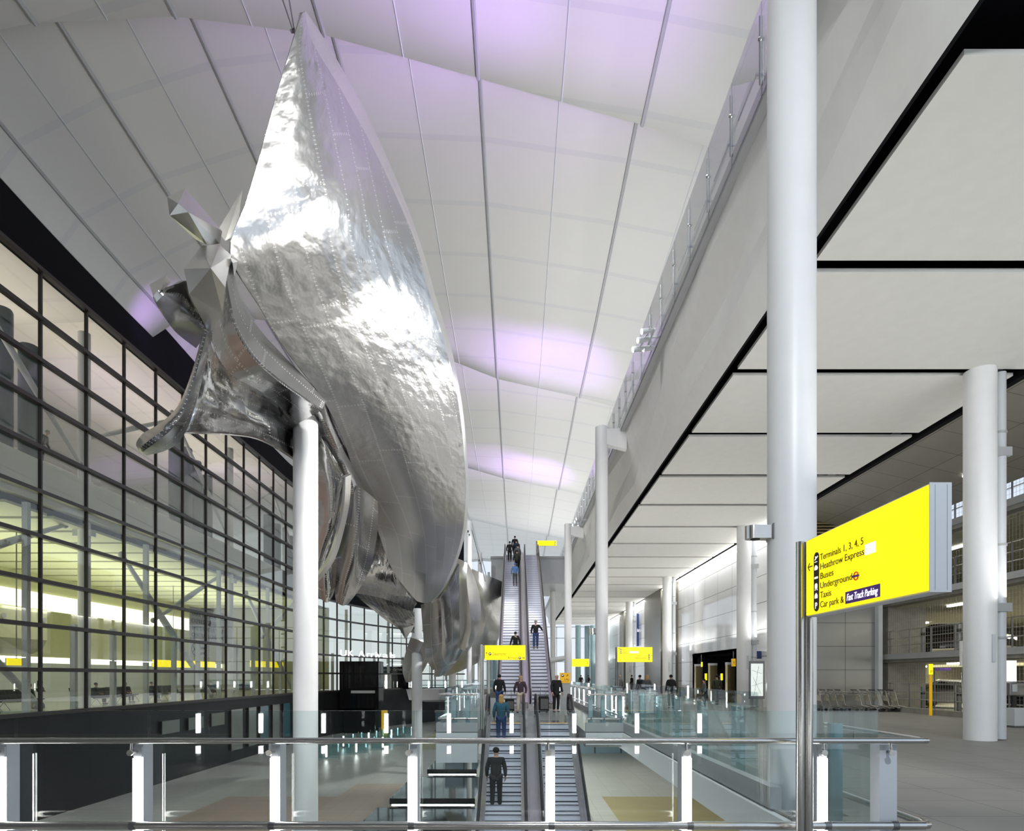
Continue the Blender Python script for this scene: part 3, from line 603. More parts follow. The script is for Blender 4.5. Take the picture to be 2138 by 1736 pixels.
# ================================================================== railings
M_['tealpost'] = mat('teal_glass_post', (0.30, 0.43, 0.46), 0.25, var=0.05)
M_['postface'] = mat('post_paint', (0.62, 0.66, 0.72), 0.35, var=0.02)
def railing(name, label, origin, ang, L, posts, lights=True, rails=True, group=None, ends=(0, 0), post_m='postface', pw=0.04, glass_m='glass', top=1.343, cat='railing', post_h=1.06, glass_y=0.16, wide_last=False, seg=None):
    t = thing(name, label, cat, origin, ang, group)
    def bd(mb, nm, m, par=None, sm=False): return mb.build(nm, M_[m], par or t, sm, local=True)
    if rails:
        hr = [(ends[0], 0, 1.10), (L+ends[1], 0, 1.10)]
        bd(MB().tube(hr, 0.026, 14), 'handrail', 'steel', sm=True)
        bd(MB().tube([(ends[0], -0.02, 0.385), (L+ends[1], -0.02, 0.385)], 0.036, 14), 'bumper_rail', 'steel', sm=True)
    for i, u in enumerate(posts):
        lit = lights and not (wide_last and i == len(posts)-1)
        w_ = 0.075 if (wide_last and i == len(posts)-1) else pw
        p = bd(MB().box(u-w_, u+w_, 0.06, 0.20, 0, post_h), 'post', post_m)
        if lit:
            bd(MB().box(u-pw*0.92, u+pw*0.92, 0.035, 0.062, 0.20, 0.945), 'led_light', 'led', p)
            bd(MB().box(u-pw*0.9, u+pw*0.9, 0.045, 0.06, 0.955, post_h-0.02), 'top_cover', 'lgrey', p)
        if rails:
            bd(MB().cyl((u, 0.06, 1.0), (u-0.02, -0.03, 1.0), 0.011, n=8).cyl((u-0.02, -0.035, 1.0), (u-0.02, -0.02, 1.0), 0.026, n=12).cyl((u-0.02, -0.01, 1.0), (u-0.02, 0, 1.09), 0.011, n=8), 'rail_bracket', 'steel', p, True)
            bd(MB().cyl((u-0.02, -0.02, 0.385), (u+0.03, -0.02, 0.385), 0.039, n=14), 'rail_collar', 'dsteel', p, True)
    us = sorted(set([0]+[u for u in (seg or posts)]+[L]))
    for a, c in zip(us, us[1:]):
        if c-a > 0.12: bd(MB().box(a+0.008, c-0.008, glass_y, glass_y+0.017, 0.02, top), 'glass_panel', glass_m)
    return t
px_posts = [2, 288, 574, 861, 1149, 1434, 1717, 1856]
xp = [(p-VPX)*5.25/F for p in px_posts]
X0 = -6.8; xs_ = [-5.6]+xp
railing('front_railing', 'steel railing with glowing white light posts across the foreground', (X0, 5.2, 0), 0, 3.2-X0, [x-X0 for x in xs_], ends=(0, 0.25), wide_last=True, glass_y=0.20)
t = thing('side_railing', 'short steel return of the foreground railing running back to the big column', 'railing', (3.49, 5.2, 0))
def bdw(mb, nm, m, par, sm=False): return mb.build(nm, M_[m], par, sm)
bdw(MB().tube([(3.40, 5.2, 1.10), (3.49, 5.22, 1.10), (3.50, 5.32, 1.10), (3.50, 6.95, 1.10)], 0.026, 12), 'handrail', 'steel', t, True)
bdw(MB().tube([(3.38, 5.18, 0.385), (3.49, 5.21, 0.385), (3.51, 5.33, 0.385), (3.51, 6.95, 0.385)], 0.036, 12), 'bumper_rail', 'steel', t, True)
for y in (6.35,):
    p = bdw(MB().box(3.24, 3.36, y-0.04, y+0.04, 0, 1.16), 'post', 'tealpost', t)
    bdw(MB().cyl((3.36, y, 1.0), (3.5, y, 1.0), 0.011, n=8).cyl((3.5, y, 1.0), (3.5, y, 1.09), 0.011, n=8), 'rail_bracket', 'steel', p, True)
for y0, y1 in ((5.45, 6.3), (6.4, 6.98)): bdw(MB().box(3.20, 3.217, y0, y1, 0.12, 1.343), 'glass_panel', 'glass', t)
# the railing behind the viewer
railing('rear_railing', 'steel railing with light posts at the back edge of the walkway', (5.2, -0.6, 0), PI, 12.0, [0.6+1.172*i for i in range(10)], glass_y=0.2)
# glass along the right side of the opening
pp_ = [0.5+1.75*i for i in range(6)]
railing('void_balustrade', 'frameless glass balustrade with teal posts right of the opening', (3.46, 8.7, 0.0), PI/2, 9.5, pp_, lights=False, rails=False, post_m='glass_tint', pw=0.10, glass_m='glass', top=1.42, glass_y=0.02, post_h=1.2, seg=[0.9+1.05*i for i in range(9)])
railing('landing_balustrade', 'glass balustrade at the landing edge right of the escalators', (2.08, 18.1, 0.0), 0, 1.1, [0.12, 0.5, 1.0], lights=False, post_m='tealpost', pw=0.06, glass_m='glass', top=1.35)
railing('landing_balustrade', 'glass balustrade at the landing edge left of the escalators', (-2.3, 18.1, 0.0), 0, 1.15, [0.45, 0.85], lights=False, post_m='tealpost', pw=0.06, glass_m='glass', top=1.35)
railing('landing_side_balustrade', 'long glass balustrade along the left side of the escalator landing', (-2.3, 40, 0.0), -PI/2, 21.6, [0.8+2.1*i for i in range(10)], lights=True, top=1.3)
railing('platform_balustrade', 'balustrade with light posts beside the void, beyond the escalator landing', (3.3, 60, 0), -PI/2, 41, [1+2.4*i for i in range(17)], lights=True, top=1.3)
# glass parapet on the upper deck
t = thing('deck_parapet', 'tall glass parapet along the edge of the upper deck', 'balustrade', (4.28, 4, 11.9))
y = 4.8; i = 0
while y < 95:
    bdw(MB().box(4.265, 4.285, y+0.01, y+1.45, 11.75, 13.42), 'glass_panel', 'glass_grey', t)
    if y < 60:
        r = bdw(MB().cyl((4.24, y, 11.95), (4.24, y, 13.15), 0.012, n=6), 'rod', 'dsteel', t)
        bdw(MB().ball((4.24, y, 12.75), 0.035, 0.035, 0.035, 8, 6).box(4.30, 4.62, y+0.32, y+0.36, 12.45, 12.48).cyl((4.32, y+0.3, 12.46), (4.32, y+1.25, 12.46), 0.012, n=6), 'rail_bracket', 'steel', t)
    y += 1.47
# ================================================================== escalators
M_['step'] = mat('escalator_step', (0.84, 0.86, 0.97), 0.4, 0.1, var=0.05, scale=30)
M_['riser'] = mat('escalator_riser', (0.06, 0.065, 0.09), 0.4, 0.5, var=0.1)
M_['escskirt'] = mat('escalator_steel', (0.50, 0.49, 0.50), 0.28, 0.9, var=0.05)
M_['escglass'] = glass('escalator_glass', (0.62, 0.64, 0.68), 0.08)
def escalator(name, label, x0, x1, y0, z0, y1, z1, group):
    """lower comb at (y0, z0), upper comb at (y1, z1)"""
    t = thing(name, label, 'escalator', ((x0+x1)/2, y0, z0), group=group)
    n = int(round((z1-z0)/0.2)); dy = (y1-y0)/n; dz = (z1-z0)/n
    xi0, xi1 = x0+0.24, x1-0.24
    for i in range(n):
        a = y0+dy*i; z = z0+dz*i
        s = MB().box(xi0, xi1, a+0.0, a+dy+0.06, z-0.05, z+dz, 0)
        s.box(xi0, xi1, a-0.014, a, z-0.02, z+0.04, 1).box(xi0, xi1, a-0.016, a+0.02, z+dz-0.012, z+dz+0.004, 1)
        s.build('step', [M_['step'], M_['riser']], t)
    def prof(d0, d1, e=1.3):
        """parallel band between heights d0 and d1 above the step line"""
        return [(y0-e, z0+d0), (y0, z0+d0), (y1, z1+d0), (y1+e, z1+d0), (y1+e, z1+d1), (y1, z1+d1), (y0, z0+d1), (y0-e, z0+d1)]
    for xa, xb in ((x0, x0+0.24), (x1-0.24, x1)):
        def band(xl, xr, d0, d1, e=1.3):
            q = prof(d0, d1, e); b = MB()
            for k in range(3):
                lo = [q[k], q[k+1], q[6-k], q[7-k]]
                b.hexa([(xl, y_, z_) for y_, z_ in lo], [(xr, y_, z_) for y_, z_ in lo])
            return b
        band(xa, xb, -0.75, 0.22).build('skirt_panel', M_['escskirt'], t)
        xm = (xa+xb)/2
        band(xm-0.015, xm+0.015, 0.22, 0.93, 1.15).build('balustrade_glass', M_['escglass'], t)
        band(xm-0.03, xm+0.03, 0.22, 0.27, 1.15).build('glass_clamp', M_['steel'], t)
        h = [(xm, y0-1.1, z0+0.25), (xm, y0-1.32, z0+0.42), (xm, y0-1.36, z0+0.62), (xm, y0-1.25, z0+0.85), (xm, y0-1.0, z0+0.97), (xm, y0+0.05, z0+1.0), (xm, y1-0.05, z1+0.97), (xm, y1+1.0, z1+0.97), (xm, y1+1.25, z1+0.85), (xm, y1+1.36, z1+0.6), (xm, y1+1.3, z1+0.4), (xm, y1+1.1, z1+0.25)]
        MB().tube(h, 0.045, 8).build('handrail', M_['rubber'], t, True)
    for yy, zz, s_ in ((y0, z0, -1), (y1, z1, 1)):
        MB().box(xi0, xi1, min(yy, yy+s_*1.3), max(yy, yy+s_*1.3), zz-0.1, zz+0.012).build('comb_plate', M_['steel'], t)
        MB().box(xi0, xi1, yy-0.04, yy+0.04, zz+0.013, zz+0.02).build('yellow_strip', M_['yellow2'], t)
    b = MB()
    q = [(y0-1.3, z0-0.1), (y0, z0-0.75), (y1, z1-0.75-0.05), (y1+1.3, z1-0.75), (y1, z1-1.3), (y0+0.5, z0-1.1)]
    b.extrude([(x0+0.02, y_, z_) for y_, z_ in q], (x1-x0-0.04, 0, 0)); b.build('truss_cladding', M_['grey'], t)
    return t
run = 12.05/math.tan(math.radians(30)); g_ = 'escalators'
escalator('escalator', 'left one of the two long escalators climbing to the upper deck', -1.1, 0.40, 32.2, 0, 32.2+run, 12.05, 'upper escalators')
escalator('escalator', 'right one of the two long escalators climbing to the upper deck', 0.60, 2.0, 32.2, 0, 32.2+run, 12.05, 'upper escalators')
runl = 4.85/math.tan(math.radians(30))
escalator('escalator', 'left one of the two short escalators dropping to the lower floor', -1.12, 0.38, 21.3-runl, ZL, 21.3, 0, 'lower escalators')
escalator('escalator', 'right one of the two short escalators dropping to the lower floor', 0.58, 2.02, 21.3-runl, ZL, 21.3, 0, 'lower escalators')
tag(MB().hexa([(0.40, 32, -0.3), (0.60, 32, -0.3), (0.60, 32+run, 11.7), (0.40, 32+run, 11.7)], [(0.40, 32, 0.28), (0.60, 32, 0.28), (0.60, 32+run, 12.33), (0.40, 32+run, 12.33)]).build('divider_panel', M_['escskirt']), 'sloping steel strip between the two long escalators', 'panel')
tag(MB().hexa([(0.38, 21.3-runl, ZL-.1), (0.58, 21.3-runl, ZL-.1), (0.58, 21.3, -0.3), (0.38, 21.3, -0.3)], [(0.38, 21.3-runl, ZL+0.26), (0.58, 21.3-runl, ZL+0.26), (0.58, 21.3, 0.26), (0.38, 21.3, 0.26)]).build('divider_panel', M_['escskirt']), 'sloping steel strip between the two short escalators', 'panel')
# ================================================================== columns
for i, (px, Y, r) in enumerate(((1652.5, 8.0, 0.297), (1256, 25.4, 0.26), (1186, 41.6, 0.245), (1154.5, 58.5, 0.25))):
    x = (px-VPX)*Y/F
    zb = ZL if i == 0 else 0
    t = thing('deck_column', ('massive white column just behind the foreground railing', 'tall white column with a bracket, right of the escalator landing', 'white bracketed column beside the amber lift sign', 'farthest white bracketed column, right of the long escalators')[i], 'column', (x, Y, zb), group='white columns along the deck edge')
    MB().cyl((x, Y, zb), (x, Y, 11.95), r, n=40).build('shaft', M_['white'], t, True)
    MB().hexa([(x+r*0.7, Y-0.16, 11.2), (4.55, Y-0.16, 11.0), (4.55, Y+0.16, 11.0), (x+r*0.7, Y+0.16, 11.2)], [(x+r*0.7, Y-0.16, 11.85), (4.55, Y-0.16, 11.85), (4.55, Y+0.16, 11.85), (x+r*0.7, Y+0.16, 11.85)]).build('bracket', M_['white'], t)
    if i > 1: MB().cyl((x, Y, 2.9), (x-1.2, Y+0.5, 2.7), 0.16, 0.2, n=12).build('branch_arm', M_['white'], t, True)
for i, Y in enumerate((15.8, 32.2, 48.6, 65.0, 81.0)):
    x = 11.95
    t = thing('forecourt_column', 'round white column on the right-hand forecourt, %s from the camera' % ('nearest', 'second', 'third', 'fourth', 'fifth')[i], 'column', (x, Y, 0), group='white columns on the forecourt')
    MB().cyl((x, Y, 0), (x, Y, 9.5), 0.36, n=40).build('shaft', M_['white'], t, True)
    MB().box(x+0.02, x+0.1, Y-0.40, Y-0.34, 2.0, 2.7).build('access_cover', M_['lgrey'], t, bevel=0.01)
    if i < 4:
        d = thing('drainpipe', 'grey drainpipe strapped to the %s forecourt column' % ('nearest', 'second', 'third', 'fourth')[i], 'pipe', (x+0.55, Y, 0), group='drainpipes behind the forecourt columns')
        MB().cyl((x+0.56, Y+0.05, 0.02), (x+0.56, Y+0.05, 9.48), 0.13, n=20).build('pipe', M_['lgrey'], d, True)
        for z in (2.6, 5.0, 7.9): MB().cyl((x+0.56, Y+0.05, z), (x+0.56, Y+0.05, z+0.06), 0.15, n=20).build('collar', M_['grey'], d, True)
        for z in (3.3, 7.3): MB().box(x+0.36, x+0.74, Y-0.12, Y+0.0, z, z+0.22).build('clamp', M_['grey'], d)
for i, (X, Y) in enumerate(((-3.15, 41), (-3.05, 51.3), (-2.75, 61.2))):
    t = thing('slim_mast', 'slim white mast with a stay cable left of the escalators, %s from the camera' % ('first', 'second', 'third')[i], 'mast', (X, Y, ZL), group='slim white masts')
    MB().cyl((X, Y, ZL), (X, Y, 12.0), 0.17 if i < 2 else .12, n=20).build('pole', M_['white'], t, True)
    MB().cyl((X+0.05, Y, 11.9), (X+1.0, Y+1.5, 8.2), 0.025, n=6).build('stay_cable', M_['dsteel'], t)
    MB().box(X-0.1, X-0.03, Y-0.2, Y-0.15, 11.2, 11.35).box(X-0.02, X+.05, Y-0.2, Y-0.15, 11.0, 11.1).build('bolt_plate', M_['inkblack'], t)
for i, (px, Y) in enumerate(((985, 90), (1003, 92), (1022, 92), (1033, 94), (1052, 96), (1207, 94), (1226, 95), (1238, 94))):
    x = (px-VPX)*Y/F
    tag(MB().cyl((x, Y, -0.1), (x, Y, 9.4), 0.42, n=16).build('facade_column', M_['lgrey'] if i in (0, 1) else M_['tealpost'], smooth=True), 'pale blue column against the far window, %s from the left' % ORD[i], 'column', 'columns at the far window')
# drum lamps on the deck columns
for i, (X, Y) in enumerate(((3.10, 8.0), (3.05+0.35, 23.2))):
    pass
t = thing('drum_lamp', 'polished steel drum lamp clamped on the massive white column', 'lamp', P(1585, 1120, 8.0), group='steel drum lamps')
c = P(1583, 1113, 8.0)
b = MB(); hp = []
for k in range(17): a = PI/2+PI*k/16; hp.append((c.x-0.06+0.085*math.cos(a)*1.3, c.y+0.09*math.sin(a), c.z-0.085))
hp += [(c.x+0.17, c.y-0.09, c.z-0.085), (c.x+0.17, c.y+0.09, c.z-0.085)]
b.extrude(hp, (0, 0, 0.17)); b.build('drum', M_['steel'], t); MB().box(c.x+0.15, c.x+0.2, c.y-0.12, c.y+0.12, c.z-0.10, c.z+0.10).build('mounting_plate', M_['dsteel'], t)
MB().cyl((c.x-0.04, c.y, c.z-0.09), (c.x-0.04, c.y, c.z-0.086), 0.06, n=16).build('lens', M_['inkblack'], t)
t = thing('drum_lamp', 'small steel drum lamp on the far deck column near the blue window', 'lamp', P(1237, 1320, 25.4), group='steel drum lamps'); c = P(1236, 1319, 25.4)
MB().cyl((c.x, c.y, c.z-0.13), (c.x, c.y, c.z+0.13), 0.13, n=18).build('drum', M_['steel'], t, True); MB().box(c.x+0.1, 3.30, c.y-0.06, c.y+0.06, c.z-0.08, c.z+0.08).build('mounting_arm', M_['dsteel'], t)
# spotlight clusters on the parapet
for k, (px, py, Y) in enumerate(((1352, 706, 18.6), (1210, 1087, 38.5))):
    c = P(px, py, Y)
    t = thing('spotlight_cluster', ('nearer', 'farther')[k]+' cluster of grey stage spotlights clamped to the upper glass parapet', 'spotlights', c, group='spotlight clusters')
    MB().cyl((c.x-0.1, c.y, c.z), (c.x+0.45, c.y, c.z+0.05), 0.035, n=8).cyl((c.x+0.1, c.y-0.5, c.z), (c.x+0.1, c.y+0.5, c.z), 0.03, n=8).build('mounting_bar', M_['lgrey'], t)
    for j, (dx, dy, dz) in enumerate(((-0.05, -0.3, 0.05), (-0.12, -0.05, -0.08), (-0.22, 0.2, -0.22), (0.12, 0.3, -0.15))):
        a = Vector((c.x+dx, c.y+dy, c.z+dz)); d = Vector((-0.85, -0.15, -0.2)).normalized()
        s = MB().cyl(a+d*-0.05, a+d*0.2, 0.075, 0.085, n=14).cyl(a-d*0.16, a-d*0.05, 0.05, 0.075, n=14).build('spot_head', M_['lgrey'], t, True)
        MB().cyl(a+d*0.2, a+d*0.205, 0.078, n=14).build('lens', M_['lampw'], s)
        MB().tube([a+Vector((0, 0.09, 0)), a+Vector((0.1, 0.1, 0.12)), a+Vector((0.1, -0.1, 0.12)), a+Vector((0, -0.09, 0))], 0.012, 6).build('yoke', M_['grey'], s)
# ================================================================== signs and lettering
def text(s, loc, height, m, parent, right=(1, 0, 0), up=(0, 0, 1), width=None, ext=0.002, align='LEFT', name='lettering', shear=0.0):
    cu = bpy.data.curves.new(name, 'FONT'); cu.body = s; cu.size = height/0.72; cu.extrude = ext; cu.align_x = align; cu.shear = shear
    cu.materials.append(M_[m])
    o = bpy.data.objects.new(name, cu); C.objects.link(o)
    r = Vector(right).normalized(); u = Vector(up).normalized(); nn = r.cross(u)
    o.rotation_euler = Matrix((r, u, nn)).transposed().to_euler()
    off = WL.get(parent.name, Vector((0, 0, 0))) if parent else Vector((0, 0, 0))
    bpy.context.view_layer.update()
    me = bpy.data.meshes.new_from_object(o.evaluated_get(bpy.context.evaluated_depsgraph_get())); me.name = name
    f = bpy.data.objects.new(name, me); C.objects.link(f)
    f.rotation_euler = o.rotation_euler; bpy.data.objects.remove(o); bpy.data.curves.remove(cu)
    f.name = name
    f.location = Vector(loc)-off
    if parent: f.parent = parent
    if width:
        dx = max(v.co.x for v in me.vertices)-min(v.co.x for v in me.vertices)
        f.scale.x = width/dx
    return f
# the big terminal sign: face looks left (-X), runs along Y
t = thing('direction_sign', 'large yellow lit direction sign on a steel post at the right of the railing', 'sign', (2.33, 4.9, 0))
SX = 2.33; ya, yb = 4.93, 3.46; z0, z1 = 2.135, 2.73
MB().box(SX+0.012, SX+0.118, yb, ya, z0-0.012, z1+0.012).build('sign_box', M_['lgrey'], t, bevel=0.004)
MB().box(SX, SX+0.012, yb+0.004, ya-0.004, z0, z1).build('yellow_face', M_['yellow'], t)
b = MB(); b.box(SX, SX+0.125, yb-0.004, yb, z0-.012, z1+.012); e_ = b.build('end_cap', M_['postface'], t)
MB().box(SX+0.03, SX+0.032, yb-0.006, yb-0.004, z0, z1).box(SX+0.098, SX+0.1, yb-0.006, yb-0.004, z0, z1).build('end_seam', M_['grey'], e_)
MB().cyl((SX-0.02, 4.99, 0), (SX-0.02, 4.99, 2.74), 0.033, n=20).build('post', M_['steel'], t, True)
MB().cyl((SX+0.05, 4.99, 0), (SX+0.05, 4.99, 2.74), 0.033, n=20).build('post', M_['steel'], t, True)
R = (0, -1, 0)
def fx(px): return SX*F/(px-VPX)
lines = [('Terminals 1, 3, 4, 5', 1713, 1803, 1161), ('Heathrow Express', 1713, 1804, 1186), ('Buses', 1713, 1740, 1207), ('Underground', 1713, 1779, 1229), ('Taxis', 1713, 1736, 1249), ('Car park &', 1713, 1762, 1270)]
for i, (s, pa, pb, py) in enumerate(lines):
    y = fx(pa); text(s, (SX-0.003, y, 2.535-0.0725*i), 0.050, 'inkblack', t, R, width=y-fx(pb), ext=0.001)
def plate(nm, m, pa, pb, za, zb, d=0.004, par=t): return MB().box(SX-d, SX, fx(pb), fx(pa), za, zb).build(nm, M_[m], par)
plate('white_panel', 'inkwhite', 1807, 1828, 2.455, 2.525)
pp2 = plate('purple_panel', 'purple', 1766, 1838, 2.158, 2.242)
text('Fast Track Parking', (SX-0.006, fx(1769), 2.178), 0.050, 'inkwhite', t, R, width=fx(1769)-fx(1834), ext=0.001, shear=0.25)
# pictogram strip
yc_ = (fx(1700)+fx(1710.5))/2; hw = (fx(1700)-fx(1710.5))/2
b = MB(); pl = []
for k in range(9): a = PI*k/8; pl.append((SX-0.004, yc_+hw*math.cos(a), 2.57+hw*math.sin(a)))
for k in range(9): a = PI+PI*k/8; pl.append((SX-0.004, yc_+hw*math.cos(a), 2.19+hw*math.sin(a)))
b.extrude(pl, (0.004, 0, 0)); b.build('pictogram_strip', M_['inkblack'], t)
def pic(polys, zc, s=0.03):
    b = MB()
    for pl in polys: b.extrude([(SX-0.0065, yc_-x*s, zc+z*s) for x, z in pl], (0.0025, 0, 0))
    b.build('pictogram', M_['inkwhite'], t)
pic([[(-.9,-.1),(-.6,-.2),(.9,.55),(.85,.75),(.6,.75)], [(-.2,.1),(.1,.2),(-.3,.8),(-.5,.8)], [(-.9,-.75),(.5,-.75),(.5,-.6),(-.9,-.6)]], 2.555)
pic([[(-.8,-.5),(.5,-.5),(.9,-.1),(.6,.4),(.1,.7),(-.3,.7),(-.8,.2)]], 2.487)
pic([[(-.9,-.3),(.9,-.3),(.9,.25),(-.9,.25)]], 2.412, 0.028)
pic([[(-.6,-.4),(.6,-.4),(.6,.5),(.3,.85),(-.3,.85),(-.6,.5)], [(-.7,-.95),(-.45,-.95),(-.2,-.45),(-.4,-.45)], [(.7,-.95),(.45,-.95),(.2,-.45),(.4,-.45)]], 2.342)
pic([[(-.75,-.6),(.75,-.6),(.75,.1),(.5,.6),(-.5,.6),(-.75,.1)], [(-.25,.65),(.25,.65),(.25,.9),(-.25,.9)]], 2.268, 0.027)
text('P', (SX-0.006, yc_+0.017, 2.172), 0.05, 'inkwhite', t, R, ext=0.001, width=0.03)
b = MB()
for pl in ([(0.0,-.06),(1,-.06),(1,.06),(0,.06)], [(-.05,0),(.36,.42),(.27,.5),(-.15,.0)], [(-.05,0),(-.15,0),(.27,-.5),(.36,-.42)]):
    b.extrude([(SX-0.004, fx(1688.5)-x*0.065, 2.515+z*0.065) for x, z in pl], (0.004, 0, 0))
b.build('left_arrow', M_['inkblack'], t)
ry = fx(1788); b = MB(); b.tube([(SX-0.003, ry+0.027*math.cos(2*PI*k/20), 2.335+0.027*math.sin(2*PI*k/20)) for k in range(20)], 0.0045, 6, closed=True); b.build('roundel_ring', M_['red'], t)
MB().box(SX-0.009, SX, ry-0.036, ry+0.036, 2.328, 2.342).build('roundel_bar', M_['purple'], t)
# flat signs that face the camera
def sign(name, label, x0p, y0p, x1p, y1p, Y, m, texts, post=None, depth=0.12, group=None, pz=0.0, icons=(), hang=None, stem=False):
    a, c = P(x0p, y1p, Y), P(x1p, y0p, Y)
    px_ = post if post else (x0p+x1p)/2
    t = thing(name, label, 'sign', (P(px_, y1p, Y).x, Y, pz), group=group)
    MB().box(a.x, c.x, Y+0.01, Y+depth, a.z, c.z).build('sign_box', M_['lgrey'], t)
    MB().box(a.x, c.x, Y, Y+0.01, a.z, c.z).build('sign_face', M_[m], t)
    if hang: MB().cyl((t.location.x, Y+.06, c.z), (t.location.x, Y+.06, hang), .03, n=8).build('hanger', M_['dsteel'], t)
    if stem: MB().cyl((t.location.x, Y+.06, 0), (t.location.x, Y+.06, a.z), .03, n=8).build('post', M_['dsteel'], t)
    k = Y/F
    for s, xa, xb, yb_, hpx, ink in texts:
        q = P(xa, yb_, Y); text(s, (q.x, Y-0.004, q.z), hpx*k, ink, t, width=(xb-xa)*k, ext=0.002)
    for kind, xc, yc2, rp in icons:
        q = P(xc, yc2, Y); r = rp*k; b = MB()
        if kind == 'disc':
            b.cyl((q.x, Y-0.006, q.z), (q.x, Y, q.z), r, n=18); o = b.build('pictogram', M_['inkblack'], t)
            MB().extrude([(q.x+u*r, Y-0.009, q.z+v*r) for u, v in ((-.7,-.3),(-.4,-.35),(.75,.3),(.7,.5),(.3,.35))], (0, 0.003, 0)).extrude([(q.x+u*r, Y-0.009, q.z+v*r) for u, v in ((-.3,0),(0,.1),(-.3,.6),(-.5,.6))], (0, 0.003, 0)).build('plane', M_['inkwhite'], o)
        else:
            ang = {'up': PI/2, 'right': 0, 'upright': PI/4}[kind]; ca, sa = math.cos(ang), math.sin(ang)
            for pl in ([(-1,-.13),(1,-.13),(1,.13),(-1,.13)], [(1.1,0),(.3,.8),(.1,.62),(.75,0)], [(1.1,0),(.75,0),(.1,-.62),(.3,-.8)]):
                b.extrude([(q.x+(u*ca-v*sa)*r, Y-0.006, q.z+(u*sa+v*ca)*r) for u, v in pl], (0, 0.004, 0))
            b.build('arrow', M_['inkblack'], t)
    return t
t = sign('departures_sign', 'yellow departures and arrivals sign left of the long escalators', 1012, 1348, 1097, 1378.5, 19.0, 'yellow', [('Departures', 1028, 1056, 1369, 7, 'inkblack'), ('Arrivals', 1060, 1081, 1377, 6.5, 'inkblack')], 1006.5, icons=(('up', 1016, 1366, 3.6), ('disc', 1023, 1366, 3.2), ('disc', 1085, 1374.5, 3.0), ('right', 1092, 1374.5, 3.4)))
q = P(1005, 1348, 19.05); MB().cyl((q.x, 19.05, 0), (q.x, 19.05, q.z+0.02), 0.04, n=14).build('post', M_['steel'], t, True); q2 = P(1009, 1348, 19.05); MB().cyl((q2.x, 19.05, 0), (q2.x, 19.05, q2.z), 0.03, n=14).build('post', M_['steel'], t, True)
t = sign('way_sign', 'yellow direction sign in front of the olive wall portal', 1289, 1352, 1362, 1383, 27.5, 'yellow', [('Buses', 1298, 1307, 1358, 3, 'inkblack'), ('Taxis', 1298, 1306, 1361.5, 3, 'inkblack'), ('Underground', 1298, 1312, 1365, 3, 'inkblack'), ('Terminals 1, 3, 4, 5', 1326, 1350, 1371.5, 3.4, 'inkblack'), ('Heathrow Express', 1325, 1350, 1376, 3.2, 'inkblack'), ('Car park', 1330, 1350, 1380.5, 3.2, 'inkblack')], 1285, icons=(('up', 1292.5, 1356, 2.2), ('disc', 1296, 1356, 1.8), ('disc', 1296, 1360, 1.8), ('disc', 1296, 1364, 1.8), ('disc', 1355, 1368, 2), ('disc', 1355, 1372.5, 2), ('disc', 1355, 1377, 2), ('right', 1359.5, 1369, 2)))
o_ = WL[t.name]
a = P(1314, 1364.2, 27.49); c = P(1333, 1360.6, 27.49); MB().box(a.x, c.x, 27.485, 27.5, a.z, c.z).build('purple_panel', M_['inkwhite'], t)
for px in (1287, 1290.5): q = P(px, 1352, 27.6); MB().cyl((q.x, 27.58, 0), (q.x, 27.58, q.z), 0.05, n=12).build('post', M_['dsteel'], t, True)
t = sign('way_sign', 'small yellow sign between two deck columns, beside the amber lift sign', 1194, 1376.5, 1230, 1392.5, 36, 'yellow', [('Taxis', 1196.5, 1204, 1380, 2, 'inkblack')], 1212, icons=(('up', 1226.5, 1386, 2.2),))
q = P(1226, 1392, 36); MB().cyl((q.x, 36.06, 0), (q.x, 36.06, q.z), 0.04, n=10).build('post', M_['dsteel'], t, True)
t = sign('deck_sign', 'yellow sign on the upper deck at the head of the right long escalator', 1120.5, 1129.5, 1162, 1140, 53.0, 'yellow', [('Departures', 1144, 1155, 1135.5, 2.4, 'inkblack')], 1121, pz=12, icons=(('disc', 1158.5, 1132, 1.8), ('disc', 1158.5, 1137, 1.8)))
q = P(1121, 1130, 53); MB().cyl((q.x, 53.05, 12.05), (q.x, 53.05, q.z), 0.07, n=10).build('post', M_['dsteel'], t, True)
t = sign('lift_sign', 'amber lift sign on a grey stand right of the escalators', 1169, 1405.5, 1190, 1427, 30.5, 'yellow2', [('Lifts', 1178, 1188, 1421.5, 4.5, 'inkblack'), ('All levels', 1173, 1187, 1425, 1.8, 'inkblack')], 1180, icons=(('disc', 1174.5, 1411, 3.2), ('upright', 1184, 1411.5, 2.8)))
a, c = P(1170, 1480, 30.6), P(1190, 1427, 30.6); MB().box(a.x, c.x, 30.56, 30.66, 0, c.z).build('stand', M_['grey'], t)
# ================================================================== people
def skin_obj(name, chains, m, parent, lvl=1):
    """chains: list of lists of (co, radius); a chain starting with an int index reuses that vertex"""
    vs = []; es = []; rad = []
    for ch in chains:
        prev = None
        for it in ch:
            if isinstance(it, int): prev = it; continue
            co, r = it; vs.append(co); rad.append(r)
            if prev is not None: es.append((prev, len(vs)-1))
            prev = len(vs)-1
    me = bpy.data.meshes.new(name); me.from_pydata(vs, es, []); me.materials.append(m)
    o = bpy.data.objects.new(name, me); C.objects.link(o); o.parent = parent
    sk = o.modifiers.new('skin', 'SKIN')
    for d, r in zip(me.skin_vertices[0].data, rad):
        rr = r if isinstance(r, tuple) else (r, r); d.radius = rr
    me.skin_vertices[0].data[0].use_root = True
    sk.use_smooth_shade = True
    ss = o.modifiers.new('sub', 'SUBSURF'); ss.levels = lvl; ss.render_levels = lvl
    return o
